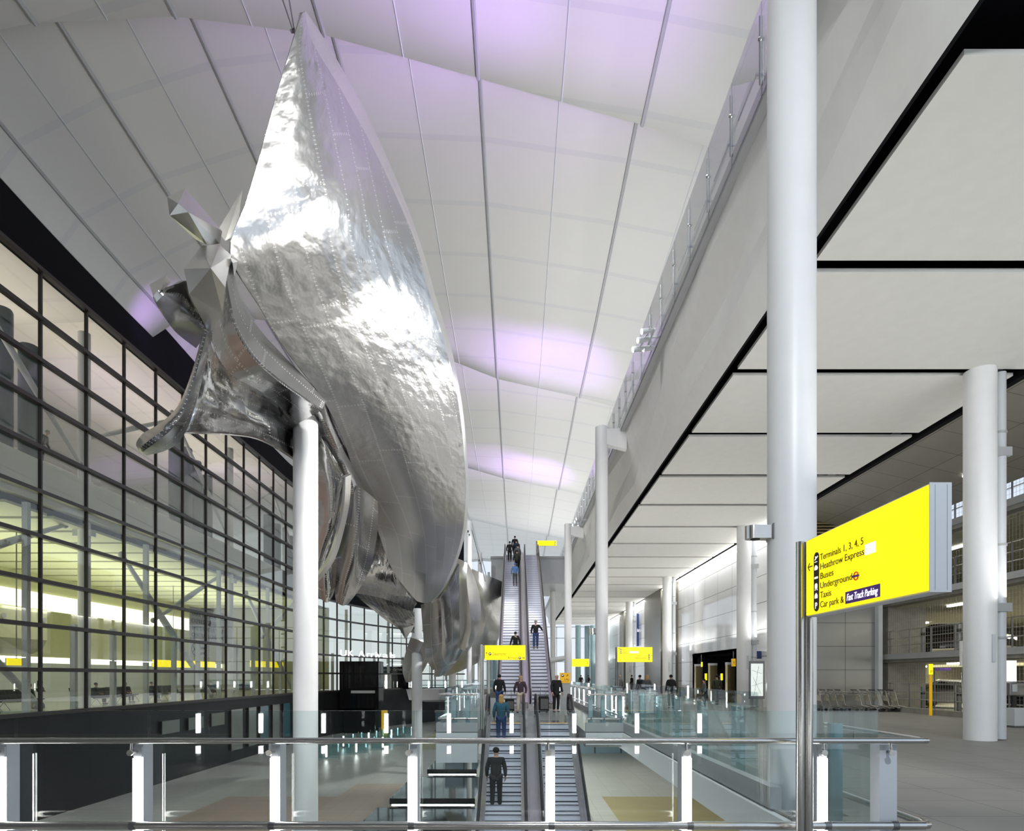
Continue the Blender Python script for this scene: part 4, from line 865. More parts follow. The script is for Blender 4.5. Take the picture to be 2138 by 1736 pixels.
def person(label, loc, rz=0.0, pose='stand', top='cblack', legs='cblack', hair='hdark', h=1.75, group=None, lean=0.0, long_hair=False, bald=False, la=None, ra=None, step=0.0, shoes='cblack', hood=False):
    k = h/1.75
    t = thing('person', label, 'person', loc, rz, group); t.scale = (k, k, k)
    V = Vector
    def Q(x, y, z): return (x, y, z)
    if pose == 'sit':
        pel = V((0, 0, 0.52)); kn = [V((s*0.12, 0.44, 0.50)) for s in (-1, 1)]; an = [V((s*0.13, 0.46+step*s, 0.09)) for s in (-1, 1)]
    else:
        pel = V((0, 0, 0.94)); kn = [V((s*0.10, 0.04+step*s*0.5, 0.50+0.03*abs(step))) for s in (-1, 1)]; an = [V((s*0.105, -0.02+step*s, 0.085+(0.10*abs(step) if s < 0 else 0))) for s in (-1, 1)]
    up = lambda z, y=0.0: V((0, pel.y+lean*z*0.9+y, pel.z+z))
    che = up(0.42); nk = up(0.555, 0.005); hd = up(0.69, 0.02); crown = up(0.765, 0.01)
    sh = [che+V((s*0.185, 0, 0.045)) for s in (-1, 1)]
    dflt = [(che+V((s*0.26, -0.02, -0.24)), che+V((s*0.26, 0.10, -0.47))) for s in (-1, 1)]
    if pose == 'sit': dflt = [(che+V((s*0.25, 0.04, -0.22)), pel+V((s*0.10, 0.28, 0.13))) for s in (-1, 1)]
    arms = [la and (che+V(la[0]), che+V(la[1])) or dflt[0], ra and (che+V(ra[0]), che+V(ra[1])) or dflt[1]]
    ch = [[(pel, .10), (up(0.2), .10), (che, (.12, .10)), (nk, .052), (hd, (.075, .088)), (crown, .066)]]
    n0 = 6
    ch.append([4, (hd+V((0, 0.098, -0.015)), .014)]); ch.append([4, (hd+V((-.078, -.005, 0)), .014)]); ch.append([4, (hd+V((.078, -.005, 0)), .014)]); nidx = 9
    for i in (0, 1):
        el, wr = arms[i]; d = (wr-el).normalized(); side = d.cross(V((0, 1, 0)))
        side = side.normalized() if side.length > .1 else V((1, 0, 0)); s = (-1, 1)[i]
        ch.append([2, (sh[i], .062), (el, .045), (wr, .029), (wr+d*0.06, (.036, .022))]); pi = nidx+3; nidx += 4
        pl = wr+d*0.06; fw = V((0, 1, 0))-d*d.y; fw = fw.normalized() if fw.length > .1 else side; inn = V((-s, 0, 0))
        for f, ln in enumerate((.062, .070, .066, .050)):
            o_ = fw*(.026-.0175*f)
            ch.append([pi, (pl+o_+d*.03, .0095), (pl+o_+d*(.03+ln*.55)+inn*.008, .0088), (pl+o_+d*(.03+ln*.9)+inn*.03, .0078)]); nidx += 3
        ch.append([pi, (pl+fw*.034-d*.015, .011), (pl+fw*.05+d*.02+inn*.012, .0095)]); nidx += 2
    for i in (0, 1):
        hp = pel+V(((-.095, .095)[i], 0.02 if pose == 'sit' else 0, -0.04))
        ch.append([0, (hp, .10), (kn[i], .062), (an[i], .042), (an[i]+V((0, .14, -.045)), .036)])
    skin_obj('body', ch, M_['skin'], t)
    # clothing
    jk = [[(up(-0.16), (.175, .145)), (up(0.0), (.172, .142)), (up(0.2), (.155, .13)), (che, (.175, .145)), (nk+V((0, 0, -.03)), .07)]]
    for i in (0, 1):
        el, wr = arms[i]; jk.append([3, (sh[i], .082), (el, .064), (el.lerp(wr, 0.93), .047)])
    if hood: jk.append([3, (nk+V((0, -0.09, 0)), .085)])
    skin_obj('jacket', jk, M_[top], t)
    tr = [[(pel+V((0, 0, 0.02)), (.15, .128))]]
    for i in (0, 1):
        hp = pel+V(((-.095, .095)[i], 0.02 if pose == 'sit' else 0, -0.05)); tr.append([0, (hp, .108), (kn[i], .077), (an[i]+V((0, 0, .02)), .060)])
    skin_obj('trousers', tr, M_[legs], t)
    for i in (0, 1):
        skin_obj('shoe', [[(an[i]+V((0, -.05, -.035)), .045), (an[i]+V((0, .05, -.04)), (.045, .042)), (an[i]+V((0, .155, -.052)), (.042, .03))]], M_[shoes], t)
    if not bald:
        hb = MB(); hb.ball(hd+V((0, -0.022, 0.035)), .094, .098, .088, 12, 8)
        if long_hair: hb.ball(hd+V((0, -0.06, -0.09)), .098, .062, .17, 12, 8)
        ho = hb.build('hair', M_[hair], t, True, local=True)
    MB().ball(hd+V((-.03, .082, .012)), .011, .008, .008, 8, 6).ball(hd+V((.03, .082, .012)), .011, .008, .008, 8, 6).build('eyes', M_['inkblack'], t, True, local=True)
    MB().ball(hd+V((0, .086, -.052)), .024, .008, .006, 8, 6).build('mouth', M_['cplum'], t, True, local=True)
    return t
def at(px, py, z):
    """ground point where the pixel's ray meets height z"""
    Y = (EYE-z)*F/(py-VPY); return ((px-VPX)*Y/F, Y, z)
def suitcase(label, loc, rz=0, s=1.0, m='cblack', hz=0.55):
    t = thing('suitcase', label, 'suitcase', loc, rz); t.scale = (s, s, s)
    MB().box(-.19, .19, -.12, .12, .05, .05+hz).build('shell', M_[m], t, local=True, bevel=0.03)
    MB().tube([(-.1, .09, .05+hz), (-.1, .09, 1.0), (.1, .09, 1.0), (.1, .09, .05+hz)], .011, 6).build('pull_handle', M_['steel'], t, local=True)
    MB().box(-.15, .15, -.135, -.12, .15, hz-.05).build('front_pocket', M_['cgrey'], t, local=True, bevel=0.01)
    for x in (-.15, .15): MB().cyl((x-.02, .08, .035), (x+.02, .08, .035), .035, n=12).build('wheel', M_['rubber'], t, local=True)
    return t
DN = 0.0
person('person with short dark hair in a black jacket waiting at the foot of the escalators', (-0.78, 28.2, 0.01), -0.25, top='cblack', legs='cjean', h=1.72, hood=True, step=0.08)
person('blonde person in dark jacket and cream trousers wheeling a black case', (0.19, 27.2, 0.01), PI-0.2, top='cplum', legs='ccream', hair='hblond', h=1.66, long_hair=True, step=0.16, ra=((0.28, 0.05, -0.22), (0.34, -0.22, -0.42)))
suitcase('black wheeled suitcase pulled by the blonde person in cream trousers', (-0.30, 27.5, 0.02), 0.3)
person('bald person dressed in black looking down beside a black suitcase', (1.80, 27.8, 0.0), PI+0.45, top='cblack', legs='cblack', bald=True, h=1.74, lean=0.12, shoes='cgrey')
suitcase('large black suitcase at the feet of the bald person', (1.22, 27.4, 0.0), 0.2, 1.15, hz=0.6)
ST = lambda Y, up_=True: (Y-32.2)*math.tan(math.radians(30))+0.2
person('person in a dark jacket and blue jeans coming down the right long escalator', (1.19, 37.6, ST(37.6)), PI, top='cblack', legs='cjean', hair='hgrey', h=1.76, step=0.12, la=((-0.32, 0.1, -0.1), (-0.42, 0.25, -0.3)))
pb_ = person('person in black holding a yellow bag low on the left long escalator', (-0.05, 36.4, ST(36.4)), 0.1, top='cblack', legs='cblack', h=1.66, step=0.1, la=((-0.28, 0.0, -0.24), (-0.33, 0.05, -0.47)))
t = thing('carrier_bag', 'yellow carrier bag held by a rider on the left long escalator', 'bag', (-0.40, 36.5, ST(36.4)+0.36))
MB().hexa([(-.17, -.06, 0), (.17, -.06, 0), (.17, .06, 0), (-.17, .06, 0)], [(-.2, -.03, .36), (.2, -.03, .36), (.2, .03, .36), (-.2, .03, .36)]).build('pouch', mat('bag_yellow', (0.75, 0.75, 0.12), 0.5), t, local=True, bevel=0.02)
MB().tube([(-.08, 0, .35), (-.06, 0, .5), (.06, 0, .5), (.08, 0, .35)], .01, 6).build('strap', M_['inkblack'], t, local=True)
person('person in a pale blue hooded jacket halfway up the left long escalator', (-0.10, 46.6, ST(46.6)), 0.0, top='cblue', legs='cgrey', hair='cblue', h=1.72, hood=True)
for i, (x, Y, z_, c, lab) in enumerate(((0.05, 49.3, 0, 'colive', 'person in a dark olive coat above the blue-jacketed rider on the escalator'), (-0.55, 51.3, 0, 'cblack', 'person in a dark suit standing at the left edge near the top of the escalator'), (0.0, 51.6, 0, 'cnavy', 'person in navy just below the top of the left long escalator'), (-0.12, 53.0, 0, 'cblack', 'person reaching the head of the left long escalator, topmost rider'), (0.1, 50.5, 0, 'cgrey', 'person in grey between the olive coat and the navy coat on the escalator'))):
    person(lab, (x, Y, min(12.06, ST(Y))), 0.0, top=c, legs='cblack', h=1.7)
sl = lambda Y: -(21.3-Y)*math.tan(math.radians(30))+0.2
person('blonde person in a blue coat near the top of the left short escalator', (-0.50, 20.3, sl(20.3)-0.2), 0.0, top='cteal', legs='cjean', hair='hblond', long_hair=True, h=1.62)
person('tall person in dark clothes riding the left short escalator near the viewer', (-0.58, 17.55, sl(17.55)-0.2), 0.0, top='cblack', legs='cblack', hair='hdark', h=1.78)
for px, Y, hd_, tp, lg, hr, lab, kw in ((1293, 41, 0.3, 'cgrey', 'cblack', 'hblond', 'fair-haired person in a grey coat beside the yellow direction sign', {}), (1336, 37, 0.6, 'cblack', 'cnavy', 'hdark', 'dark-haired person in black left of the fair-haired pair by the sign', {}), (1351, 36, -0.5, 'cgrey', 'cblack', 'hblond', 'person with light hair in a grey jacket walking beside a companion in black', {'long_hair': True}),
        (1401, 31, 0.2, 'cblack', 'cblack', 'hdark', 'person in a long black coat walking along the forecourt behind the glass', {'hood': True}), (1470, 33, PI/2, 'cgrey', 'cblack', 'hdark', 'small dark figure in front of the brass pillars', {'h': 1.5}), (1497, 35, 0.1, 'colive', 'cblack', 'hdark', 'person in a dark olive coat walking past the brass pillars', {'step': .15})):
    person(lab, ((px-VPX)*Y/F, Y, 0), hd_, top=tp, legs=lg, hair=hr, **{'h': 1.72, **kw})
for i, (px, Y) in enumerate(((1213, 78), (1228, 80), (1319, 60), (1505, 44))):
    person('distant figure in dark clothes %s' % ('left of the pair near the blue window', 'right of the pair near the blue window', 'by the far wall portal', 'near the dark wall recess')[i], ((px-VPX)*Y/F, Y, 0), 0.5*i, top='cblack', legs='cgrey')
# ================================================================== car park beyond the forecourt
FX = 18.0
M_['cpceil'] = mat('carpark_ceiling', (0.50, 0.48, 0.36), 0.8, var=0.08)
struct('floor_carpark', MB().box(17.75, 44, 4, 46, -0.02, 0.01), M_['conc'])
for i, z in enumerate((2.68, 5.42, 8.1)):
    struct('floor_deck_slab', MB().box(FX+0.1, 44, 4, 46, z-0.38, z), M_['conc'])
    struct('ceiling_carpark', MB().box(FX+0.6, 44, 4, 46, z-0.41, z-0.385), M_['cpceil'])
    struct('trim_13', MB().box(FX-0.02, FX+0.12, 4, 30.4, z-0.24, z+0.02), M_['grey'])
struct('wall_carpark', MB().box(43.5, 44, 4, 46, 0, 11).box(18.2, 44, 45.5, 46, 0, 11), mat('carpark_wall', (0.62, 0.60, 0.48), 0.8, var=0.06))
struct('trim_14', MB().box(17.6, 17.95, 4, 30.0, 0, 0.22), M_['conc'])
struct('trim_15', MB().box(17.55, 17.75, 29.7, 30.2, 0, 8.1), M_['lgrey'])
t = thing('carpark_pillar', 'square concrete pillar at the near corner of the car park', 'pillar', (18.7, 30.4, 0)); MB().box(18.25, 20.1, 30.1, 30.9, 0, 10.5).build('shaft', M_['conc'], t)
area('carpark_light', (26, 26, 2.2), (0, 0, -1), 10, 36, 1100, (1, 0.96, 0.75)); area('carpark_light', (26, 26, 5.0), (0, 0, -1), 10, 36, 1100, (1, 0.96, 0.75)); area('carpark_light', (26, 26, 7.6), (0, 0, -1), 10, 24, 110, (1, 0.96, 0.75))
area('carpark_uplight', (27, 28, 1.72), (0, 0, 1), 6, 34, 800, (1, 0.96, 0.7))
k = 0
for z in (2.28, 5.0, 7.68):
    for j in range(6):
        for x in (20.5, 25.5):
            o = MB().box(x-0.07, x+0.07, 12+j*5.2, 13.5+j*5.2, z-0.09, z-0.01).build('tube_light', M_['lampw'])
            tag(o, 'fluorescent tube light under the %s car park deck, %s of its %s row' % ({2.28: 'lowest', 5.0: 'middle', 7.68: 'top'}[z], ORD[j], 'front' if x < 22 else 'rear'), 'light', 'car park tube lights')
# mesh guard panels and rails per deck
M_['mesh'] = mat('mesh_wire', (0.45, 0.45, 0.42), 0.4, 0.8)
for i, z in enumerate((0.22, 2.7, 5.44, 8.12)):
    t = thing('deck_guard_rail', ('steel guard rail with wire mesh in front of the parked cars at ground level', 'steel guard rail on the first car park deck', 'steel guard rail on the second car park deck', 'steel guard rail on the third car park deck')[i], 'railing', (FX, 17, z), group='car park guard rails')
    b = MB()
    for zz in (0.38, 0.72, 1.08): b.cyl((FX, 6, z+zz), (FX, 29.8, z+zz), 0.022, n=8)
    b.build('rail', M_['steel'], t, True)
    y = 6.3
    while y < 30: MB().box(FX-0.025, FX+0.025, y-0.02, y+0.02, z, z+1.1).build('post', M_['dsteel'], t); y += 1.45
    b = MB(); y = 6.0
    while y < 29.9: b.box(FX+0.2, FX+0.206, y-0.0025, y+0.0025, z, z+2.2); y += 0.16
    for q in range(14): b.box(FX+0.2, FX+0.206, 6, 29.9, z+0.08+q*0.16-0.0025, z+0.08+q*0.16+0.0025)
    b.build('wire_mesh', M_['mesh'], t)['kind'] = 'stuff'
for i, y in enumerate((11.5, 14, 16.5, 19, 21.3, 23.6, 25.9, 28.2)):
    for j, (z, nm) in enumerate(((0.0, 'ground level'), (2.7, 'the first deck'))):
        t = thing('bollard', 'grey banded bollard on %s of the car park, %s from the camera' % (nm, ORD[i]), 'bollard', (18.7, y, z), group='car park bollards')
        MB().cyl((18.7, y, z), (18.7, y, z+1.15), 0.09, n=14).build('shaft', M_['dsteel'], t, True)
        MB().cyl((18.7, y, z+0.8), (18.7, y, z+0.95), 0.095, n=14).build('band', M_['rubber'], t, True)
def car(label, x, y, z, rz, m, s=1.0):
    t = thing('car', label, 'car', (x, y, z), rz); t.scale = (s, s, s)
    side = [(-2.15, .30), (-2.2, .62), (-2.05, .86), (-1.35, .95), (-0.75, 1.40), (0.55, 1.43), (1.35, 1.02), (2.05, .90), (2.2, .55), (2.1, .28)]
    lo = [(-0.86, u, v) for u, v in side]; b = MB()
    vs = []
    for u, v in side:
        wd = 0.86 if v < 1.0 else 0.66
        vs += [(-wd, u, v), (wd, u, v)]
    n = len(side); fs = [(2*i, 2*i+1, 2*(i+1)+1, 2*(i+1)) for i in range(n-1)]+[(2*(n-1), 2*(n-1)+1, 1, 0), tuple(range(0, 2*n, 2)), tuple(range(2*n-1, 0, -2))]
    b.add(vs, fs); b.build('body', m, t, local=True, bevel=0.05)
    for s_ in (-1, 1):
        MB().add([(s_*.865, -1.2, .97), (s_*.68, -.72, 1.34), (s_*.68, .5, 1.36), (s_*.865, 1.15, 1.0), (s_*.84, -1.2, .95), (s_*.66, -.72, 1.34), (s_*.66, .5, 1.36), (s_*.84, 1.15, .98)], [(0, 1, 2, 3), (7, 6, 5, 4), (0, 4, 5, 1), (1, 5, 6, 2), (2, 6, 7, 3), (3, 7, 4, 0)]).build('side_window', M_['blackgloss'], t, local=True)
    for u0, u1, v0, v1 in ((-1.37, -0.80, .98, 1.36), (1.33, .60, 1.05, 1.40)):
        MB().add([(-.78, u0, v0+.01), (.78, u0, v0+.01), (.62, u1, v1), (-.62, u1, v1), (-.78, u0, v0-.02), (.78, u0, v0-.02), (.62, u1, v1-.03), (-.62, u1, v1-.03)], [(0, 1, 2, 3), (7, 6, 5, 4), (0, 4, 5, 1), (1, 5, 6, 2), (2, 6, 7, 3), (3, 7, 4, 0)]).build('windscreen', M_['blackgloss'], t, local=True)
    for sx_ in (-1, 1):
        for u in (-1.35, 1.35):
            wh = MB().cyl((sx_*.70, u, .32), (sx_*.89, u, .32), .32, n=20).build('wheel', M_['rubber'], t, True, local=True)
            MB().cyl((sx_*.885, u, .32), (sx_*.90, u, .32), .2, n=12).build('hub', M_['steel'], wh, True, local=True)
        MB().box(sx_*.62-.17, sx_*.62+.17, -2.19, -2.10, .62, .76).build('headlamp', M_['inkwhite'], t, local=True)
        MB().box(sx_*.66-.14, sx_*.66+.14, 2.07, 2.2, .62, .78).build('tail_lamp', M_['red'], t, local=True)
    return t
paint = lambda n, c, me=0.6: mat(n, c, 0.25, me, var=0.02, coat=0.8)
car('silver grey car parked nearest the pay sign on the ground floor', 22.4, 31.2, 0.01, 0.7, paint('paint_silver', (0.50, 0.51, 0.53)))
car('black car parked at the far end of the ground floor', 22.9, 36.5, 0.01, 1.3, paint('paint_black', (0.02, 0.02, 0.022)))
car('dark grey car behind the silver one on the ground floor', 26.5, 37.5, 0.01, 1.1, paint('paint_graphite', (0.09, 0.09, 0.095)))
car('black van-like car parked on the first deck', 22.0, 31.0, 2.69, 0.7, paint('paint_darkred', (0.025, 0.018, 0.018)), 1.12)
car('car with red tail lamps on the first deck beside the pillar', 22.6, 36.5, 2.69, 2.8, paint('paint_mid', (0.12, 0.12, 0.13)))
car('dark car partly hidden by the drainpipe at the right edge', 21.6, 25.4, 0.01, 0.4, paint('paint_navy', (0.015, 0.02, 0.035)))
t = sign('pay_sign', 'tall narrow yellow sign in the ground floor car park', 1939.5, 1387, 1948, 1409, 25.5, 'yellow', [('P', 1942, 1946, 1406, 6, 'inkblack')], 1944)
q = P(1944, 1409, 25.55); MB().box(q.x-0.05, q.x+0.05, 25.55, 25.6, 0, q.z).build('post', M_['yellow2'], t)
sign('zone_sign', 'purple banner sign above the cars at ground level', 1953, 1395, 1985, 1401, 29, 'purple', [], 1953, stem=True)
for px, nm in ((1953, 0),):
    pass
sign('exit_sign', 'small yellow sign at the far right edge of the car park', 2104, 1394, 2117, 1400, 22.0, 'yellow', [('Pay here', 2105, 2116, 1399, 3, 'inkblack')], 2110, stem=True)
t = thing('pay_machine', 'ticket pay machine with a white panel at the right edge', 'machine', P(2124, 1500, 21.5)*1.0 - Vector((0, 0, P(2124, 1500, 21.5).z)))
o_ = WL[t.name]; x, y = o_.x, o_.y
MB().box(x-.2, x+.25, y, y+.35, 0.0, .45).build('plinth', M_['rubber'], t); MB().box(x-.28, x+.3, y-.02, y+.4, .95, 1.42).build('head', M_['dsteel'], t, bevel=.03); MB().box(x-.06, x+.06, y+.1, y+.2, .45, .95).build('stem', M_['rubber'], t)
MB().box(x-.16, x+.3, y+.4, y+.46, 1.45, 2.2).build('info_panel', M_['inkwhite'], t); MB().box(x-.2, x-.02, y-.03, y-.02, 1.1, 1.35).build('screen', M_['lgrey'], t)
q = P(2130, 1520, 19.4); t = thing('equipment_box', 'pale grey metal cabinet at the right edge of the forecourt', 'cabinet', (q.x, 19.4, 0)); MB().box(q.x-.17, q.x+.5, 19.4, 19.9, 0.06, .62).build('body', M_['lgrey'], t, bevel=.01); MB().box(q.x-.15, q.x+.48, 19.42, 19.88, 0, .06).build('plinth', M_['dsteel'], t)
t = thing('folding_board', 'blue standing notice board beside the nearest forecourt column', 'notice board', (17.35, 24.0, 0), 0.1)
MB().hexa([(-.04, -.25, .2), (.30, -.25, .2), (.30, -.22, .2), (-.04, -.22, .2)], [(.03, -.05, 1.75), (.30, -.05, 1.75), (.30, -.02, 1.75), (.03, -.02, 1.75)]).build('board', M_['blue'], t, local=True)
MB().tube([(-.10, -.27, .02), (-.06, -.26, .2), (.03, -.06, 1.78), (.31, -.06, 1.78)], .015, 6).tube([(-.1, -.27, .03), (.35, -.27, .03)], .015, 6).tube([(.31, .2, .02), (.31, -.05, 1.7)], .015, 6).build('frame', M_['steel'], t, local=True)
t = thing('intercom_panel', 'slim white wall box left of the nearest forecourt column', 'box', P(2012, 1378, 17.5)); q = WL[t.name]
MB().box(17.8, 18.0, 24.5, 24.62, 2.05, 3.05).build('case', M_['white'], t)
# downlights in the metallic soffit
for i, Y in enumerate((22.0, 24.3, 26.5, 28.7)):
    x = 16.2; z = 9.55-(x-13.25)/4.35
    o = MB().cyl((x, Y, z-0.005), (x, Y, z-0.05), 0.16, n=20).build('downlight', M_['lampw']); tag(o, 'round white downlight in the metallic soffit, %s from the camera' % ORD[i], 'light', 'soffit downlights')
    spot('downlight_beam', (x, Y, z-0.08), (x, Y, 0), 170, 110, 0.8, (1, 0.97, 0.9), 0.12)
# ------------------------------------------------------------------ baggage trolleys
def trolley():
    t = thing('baggage_trolley', 'x', 'trolley', (0, 0, 0))
    MB().tube([(-.28, -.35, 1.0), (-.28, -.28, .95), (-.25, -.1, .3), (-.24, .5, .16)], .018, 8).tube([(.28, -.35, 1.0), (.28, -.28, .95), (.25, -.1, .3), (.24, .5, .16)], .018, 8).tube([(-.24, .5, .16), (.24, .5, .16)], .018, 8).build('frame', M_['steel'], t, True, local=True)
    MB().tube([(-.3, -.36, 1.0), (.3, -.36, 1.0)], .024, 8).build('handle', M_['rubber'], t, True, local=True)
    b = MB()
    for z in (.92, .82): b.tube([(-.27, -.3, z), (-.27, .0, z), (.27, .0, z), (.27, -.3, z), (-.27, -.3, z)], .009, 6)
    for x in (-.2, -.1, 0, .1, .2): b.tube([(x, -.3, .82), (x, 0, .82), (x, 0, .92)], .006, 5)
    b.build('basket', M_['steel'], t, local=True)
    MB().box(-.24, .24, -.19, -.17, .5, .76).build('advert_plate', mat('trolley_plate', (0.72, 0.66, 0.52), 0.5), t, local=True)
    MB().box(-.23, .23, -.1, .5, .2, .225).build('platform', M_['dsteel'], t, local=True)
    for x, y in ((-.24, -.1), (.24, -.1), (0, .5)):
        MB().cyl((x-.02, y, .07), (x+.02, y, .07), .07, n=12).build('wheel', M_['rubber'], t, True, local=True); MB().tube([(x, y, .07), (x, y, .2)], .012, 6).build('caster', M_['steel'], t, local=True)
    return t
proto = trolley(); first = True
def place(x, y, rz, label, group):
    global first
    o = proto if first else copy_tree(proto); first = False
    o.location = (x, y, 0); o.rotation_euler = (0, 0, rz); o['label'] = label; o['group'] = group
for i in range(4): place(14.2+i*0.36, 28.4+0.02*i, -PI/2-0.12, 'steel baggage trolley in the left row by the dark metal wall, %s from the left' % ORD[i], 'trolleys by the metal wall')
for i in range(5): place(16.0+i*0.40, 28.4-0.03*i, -PI/2-0.12, 'steel baggage trolley in the right row by the concrete pillar, %s from the left' % ORD[i], 'trolleys by the metal wall')
for i in range(6): place(4.2+i*0.19, 27.2+0.55*i, -PI/2+0.35, 'baggage trolley nested behind the bracketed column, %s from the left' % ORD[i], 'trolleys behind the bracketed column')
# ------------------------------------------------------------------ forecourt furniture
q = P(1579, 1420, 27.5); x = q.x
t = thing('map_totem', 'lit map display stand beside the second forecourt column', 'display', (x, 27.5, 0))
MB().box(x-.30, x+.38, 27.5, 27.62, .62, 2.32).build('frame', M_['dsteel'], t, bevel=.02); MB().box(x-.24, x+.30, 27.485, 27.5, .75, 2.2).build('map_screen', mat('map_screen', (0.85, 0.9, 0.86), 0.4, var=0.2, scale=5, emit=0.45, ecol=(0.85, 0.95, 0.9)), t)
b = MB()
for (u0, v0), (u1, v1) in (((-.2, 1.9), (.25, 1.75)), ((-.1, .8), (.1, 2.1)), ((-.2, 1.2), (.28, 1.35)), ((.2, .85), (-.15, 1.6))): b.tube([(x+u0, 27.482, v0), (x+u1, 27.482, v1)], .008, 5)
b.build('map_lines', M_['grey'], t); MB().cyl((x-.22, 27.56, 0), (x-.22, 27.56, .65), .03, n=10).cyl((x+.3, 27.56, 0), (x+.3, 27.56, .65), .03, n=10).build('leg', M_['steel'], t)
t = thing('white_bin', 'white cabinet standing behind the opening, left of the long-coated walker', 'cabinet', (5.35, 26.6, 0)); MB().box(4.95, 6.05, 26.5, 27.1, .03, 1.0).build('body', M_['white'], t, bevel=.02); MB().box(4.93, 6.07, 26.48, 27.12, 1.0, 1.04).build('lid', M_['lgrey'], t); MB().box(5.0, 6.0, 26.53, 27.07, 0, .03).build('plinth', M_['dsteel'], t)
for i, px in enumerate((1460, 1490, 1527)):
    Y = (44, 41, 38)[i]; X = (px-VPX)*Y/F
    t = thing('brass_pillar', 'square brass-clad pillar in the dark recess, %s' % ('left', 'middle', 'right')[i], 'pillar', (X, Y, 0), group='brass pillars in the recess'); MB().box(X-.24, X+.24, Y, Y+.4, 0, 2.35).build('shaft', M_['brass'], t); MB().box(X-.25, X+.25, Y-.01, Y+.41, 2.35, 2.5).build('cap_light', M_['lgrey'], t)
sign('blade_sign', 'amber hanging sign left of the second forecourt column', 1528, 1376, 1536, 1392, 36.2, 'yellow2', [('T', 1530, 1534, 1388, 6, 'inkblack')], 1532, pz=1.9, hang=3.12)
sign('blade_sign', 'yellow hanging sign above the middle brass pillar', 1464, 1383, 1467, 1393, 42, 'yellow', [], 1465, pz=2.0, hang=3.12)
for i, (px, Y) in enumerate(((1474, 40), (1507, 37.5))): sign('stand_sign', 'small yellow vertical sign %s brass pillar' % ('right of the left', 'left of the right')[i] , px-2, 1407, px+2.2, 1421, Y, 'yellow', [], px, stem=True)
t = sign('pier_sign', 'tall dark banner sign with white lettering on the far white wall', 1329, 1282, 1336, 1350, 66, 'blue', [('drop', 1330, 1335, 1320, 8, 'inkwhite')], 1332, pz=2)
sign('lobby_sign', 'dark blue sign panel beside the map display', 1577, 1360, 1591, 1376, 33, 'blue', [], 1590, pz=2.5)
for i, (X, Y) in enumerate(((10.6, 47), (9.4, 52), (11.2, 40), (8.6, 58))):
    t = thing('barrier_post', 'glowing white barrier post on the forecourt, %s from the camera' % ('second', 'third', 'nearest', 'farthest')[i], 'barrier', (X, Y, 0), group='glowing barrier posts')
    MB().box(X-.06, X+.06, Y, Y+.1, 0, 1.1).build('post', M_['lgrey'], t); MB().box(X-.04, X+.04, Y-.01, Y, .2, 1.0).build('led_light', M_['led'], t)
# ------------------------------------------------------------------ bridge link, black kiosk and barriers on the lower floor
t = thing('link_bridge', 'white walkway bridge with lit railings at the far end of the hall', 'bridge', (-9, 83, -2.0))
MB().extrude([(-19, 82.5, -0.1), (-19, 87, -0.1), (-19, 86, -2.0), (-19, 83, -1.6)], (18.5, 0, 0)).build('deck_girder', M_['white'], t)
MB().cyl((-19, 82.6, 1.05), (-0.5, 82.6, 1.05), 0.05, n=8).build('handrail', M_['steel'], t)
for i in range(9):
    p = MB().box(-18.6+i*2.25, -18.5+i*2.25, 82.55, 82.65, -0.1, 1.05).build('post', M_['lgrey'], t); MB().box(-18.64+i*2.25, -18.46+i*2.25, 82.5, 82.55, 0.1, 0.9).build('led_light', M_['led'], p)
MB().box(-18.9, -0.6, 82.7, 82.72, 0, 1.2).build('glass_panel', M_['glass'], t)
spot('bridge_glow', (-14, 82.0, -4.2), (-14, 84.5, -1), 60, 120)
t = thing('black_kiosk', 'big glossy black box in front of the curved glazing', 'kiosk', (-17.7, 70, ZL))
MB().box(-19.9, -15.5, 69, 71.5, -2.0, 3.3).build('body', M_['blackgloss'], t); MB().box(-18.6, -15.9, 68.96, 69, -0.3, 0.0).build('notice_strip', M_['lgrey'], t); MB().box(-19.5, -16, 69.4, 71.3, ZL, -2.0).build('base', M_['black'], t)
t = thing('lift_door_frame', 'black portal with a lit white doorway beside the black kiosk', 'doorway', (-17, 81, -0.1))
MB().box(-18.15, -14.3, 81.5, 82, -0.1, 2.9).build('portal', M_['blackgloss'], t); MB().box(-17.9, -16.4, 81.42, 81.5, -0.1, 1.9).build('door_frame', M_['lgrey'], t); MB().box(-17.4, -16.9, 81.38, 81.42, -0.05, 1.75).build('door_light', M_['lampw'], t)
text('Terminal 1 Car Park', (-17.8, 81.45, 2.35), 0.3, 'lgrey', t, width=2.6)
for i in range(14):
    x, y = -13.5+0.75*(i % 7), 46+(i % 7)*1.6+(0 if i < 7 else 9); dx = 2.0
    t = thing('queue_barrier', 'glass queue barrier with steel posts on the lower floor, %s in the %s line' % (ORD[i % 7], 'near' if i < 7 else 'far'), 'barrier', (x-2, y, ZL), group='glass queue barriers')
    MB().box(x-3, x-1, y-.01, y+.01, ZL+.12, ZL+1.15).build('glass_panel', M_['glass_tint'], t)
    for u in (-3, -1): MB().cyl((x+u, y, ZL), (x+u, y, ZL+1.2), .035, n=8).build('post', M_['steel'], t)
    if i % 2: MB().box(x-2.06, x-1.94, y-.04, y-.02, ZL+.2, ZL+1.1).build('led_light', M_['led'], t)
t = thing('yellow_totem', 'slim yellow information totem on the lower floor', 'totem', (P(802, 1470, 62).x, 62, ZL)); x = WL[t.name].x
MB().box(x-.28, x+.28, 62, 62.3, ZL+.05, ZL+3.0).build('body', M_['yellow2'], t); MB().box(x-.3, x+.3, 61.98, 62.32, ZL, ZL+.05).build('base', M_['dsteel'], t)
t = thing('glass_cabin', 'low blue-grey glass lobby under the far bridge on the lower floor', 'lobby', (-6.0, 72, ZL))
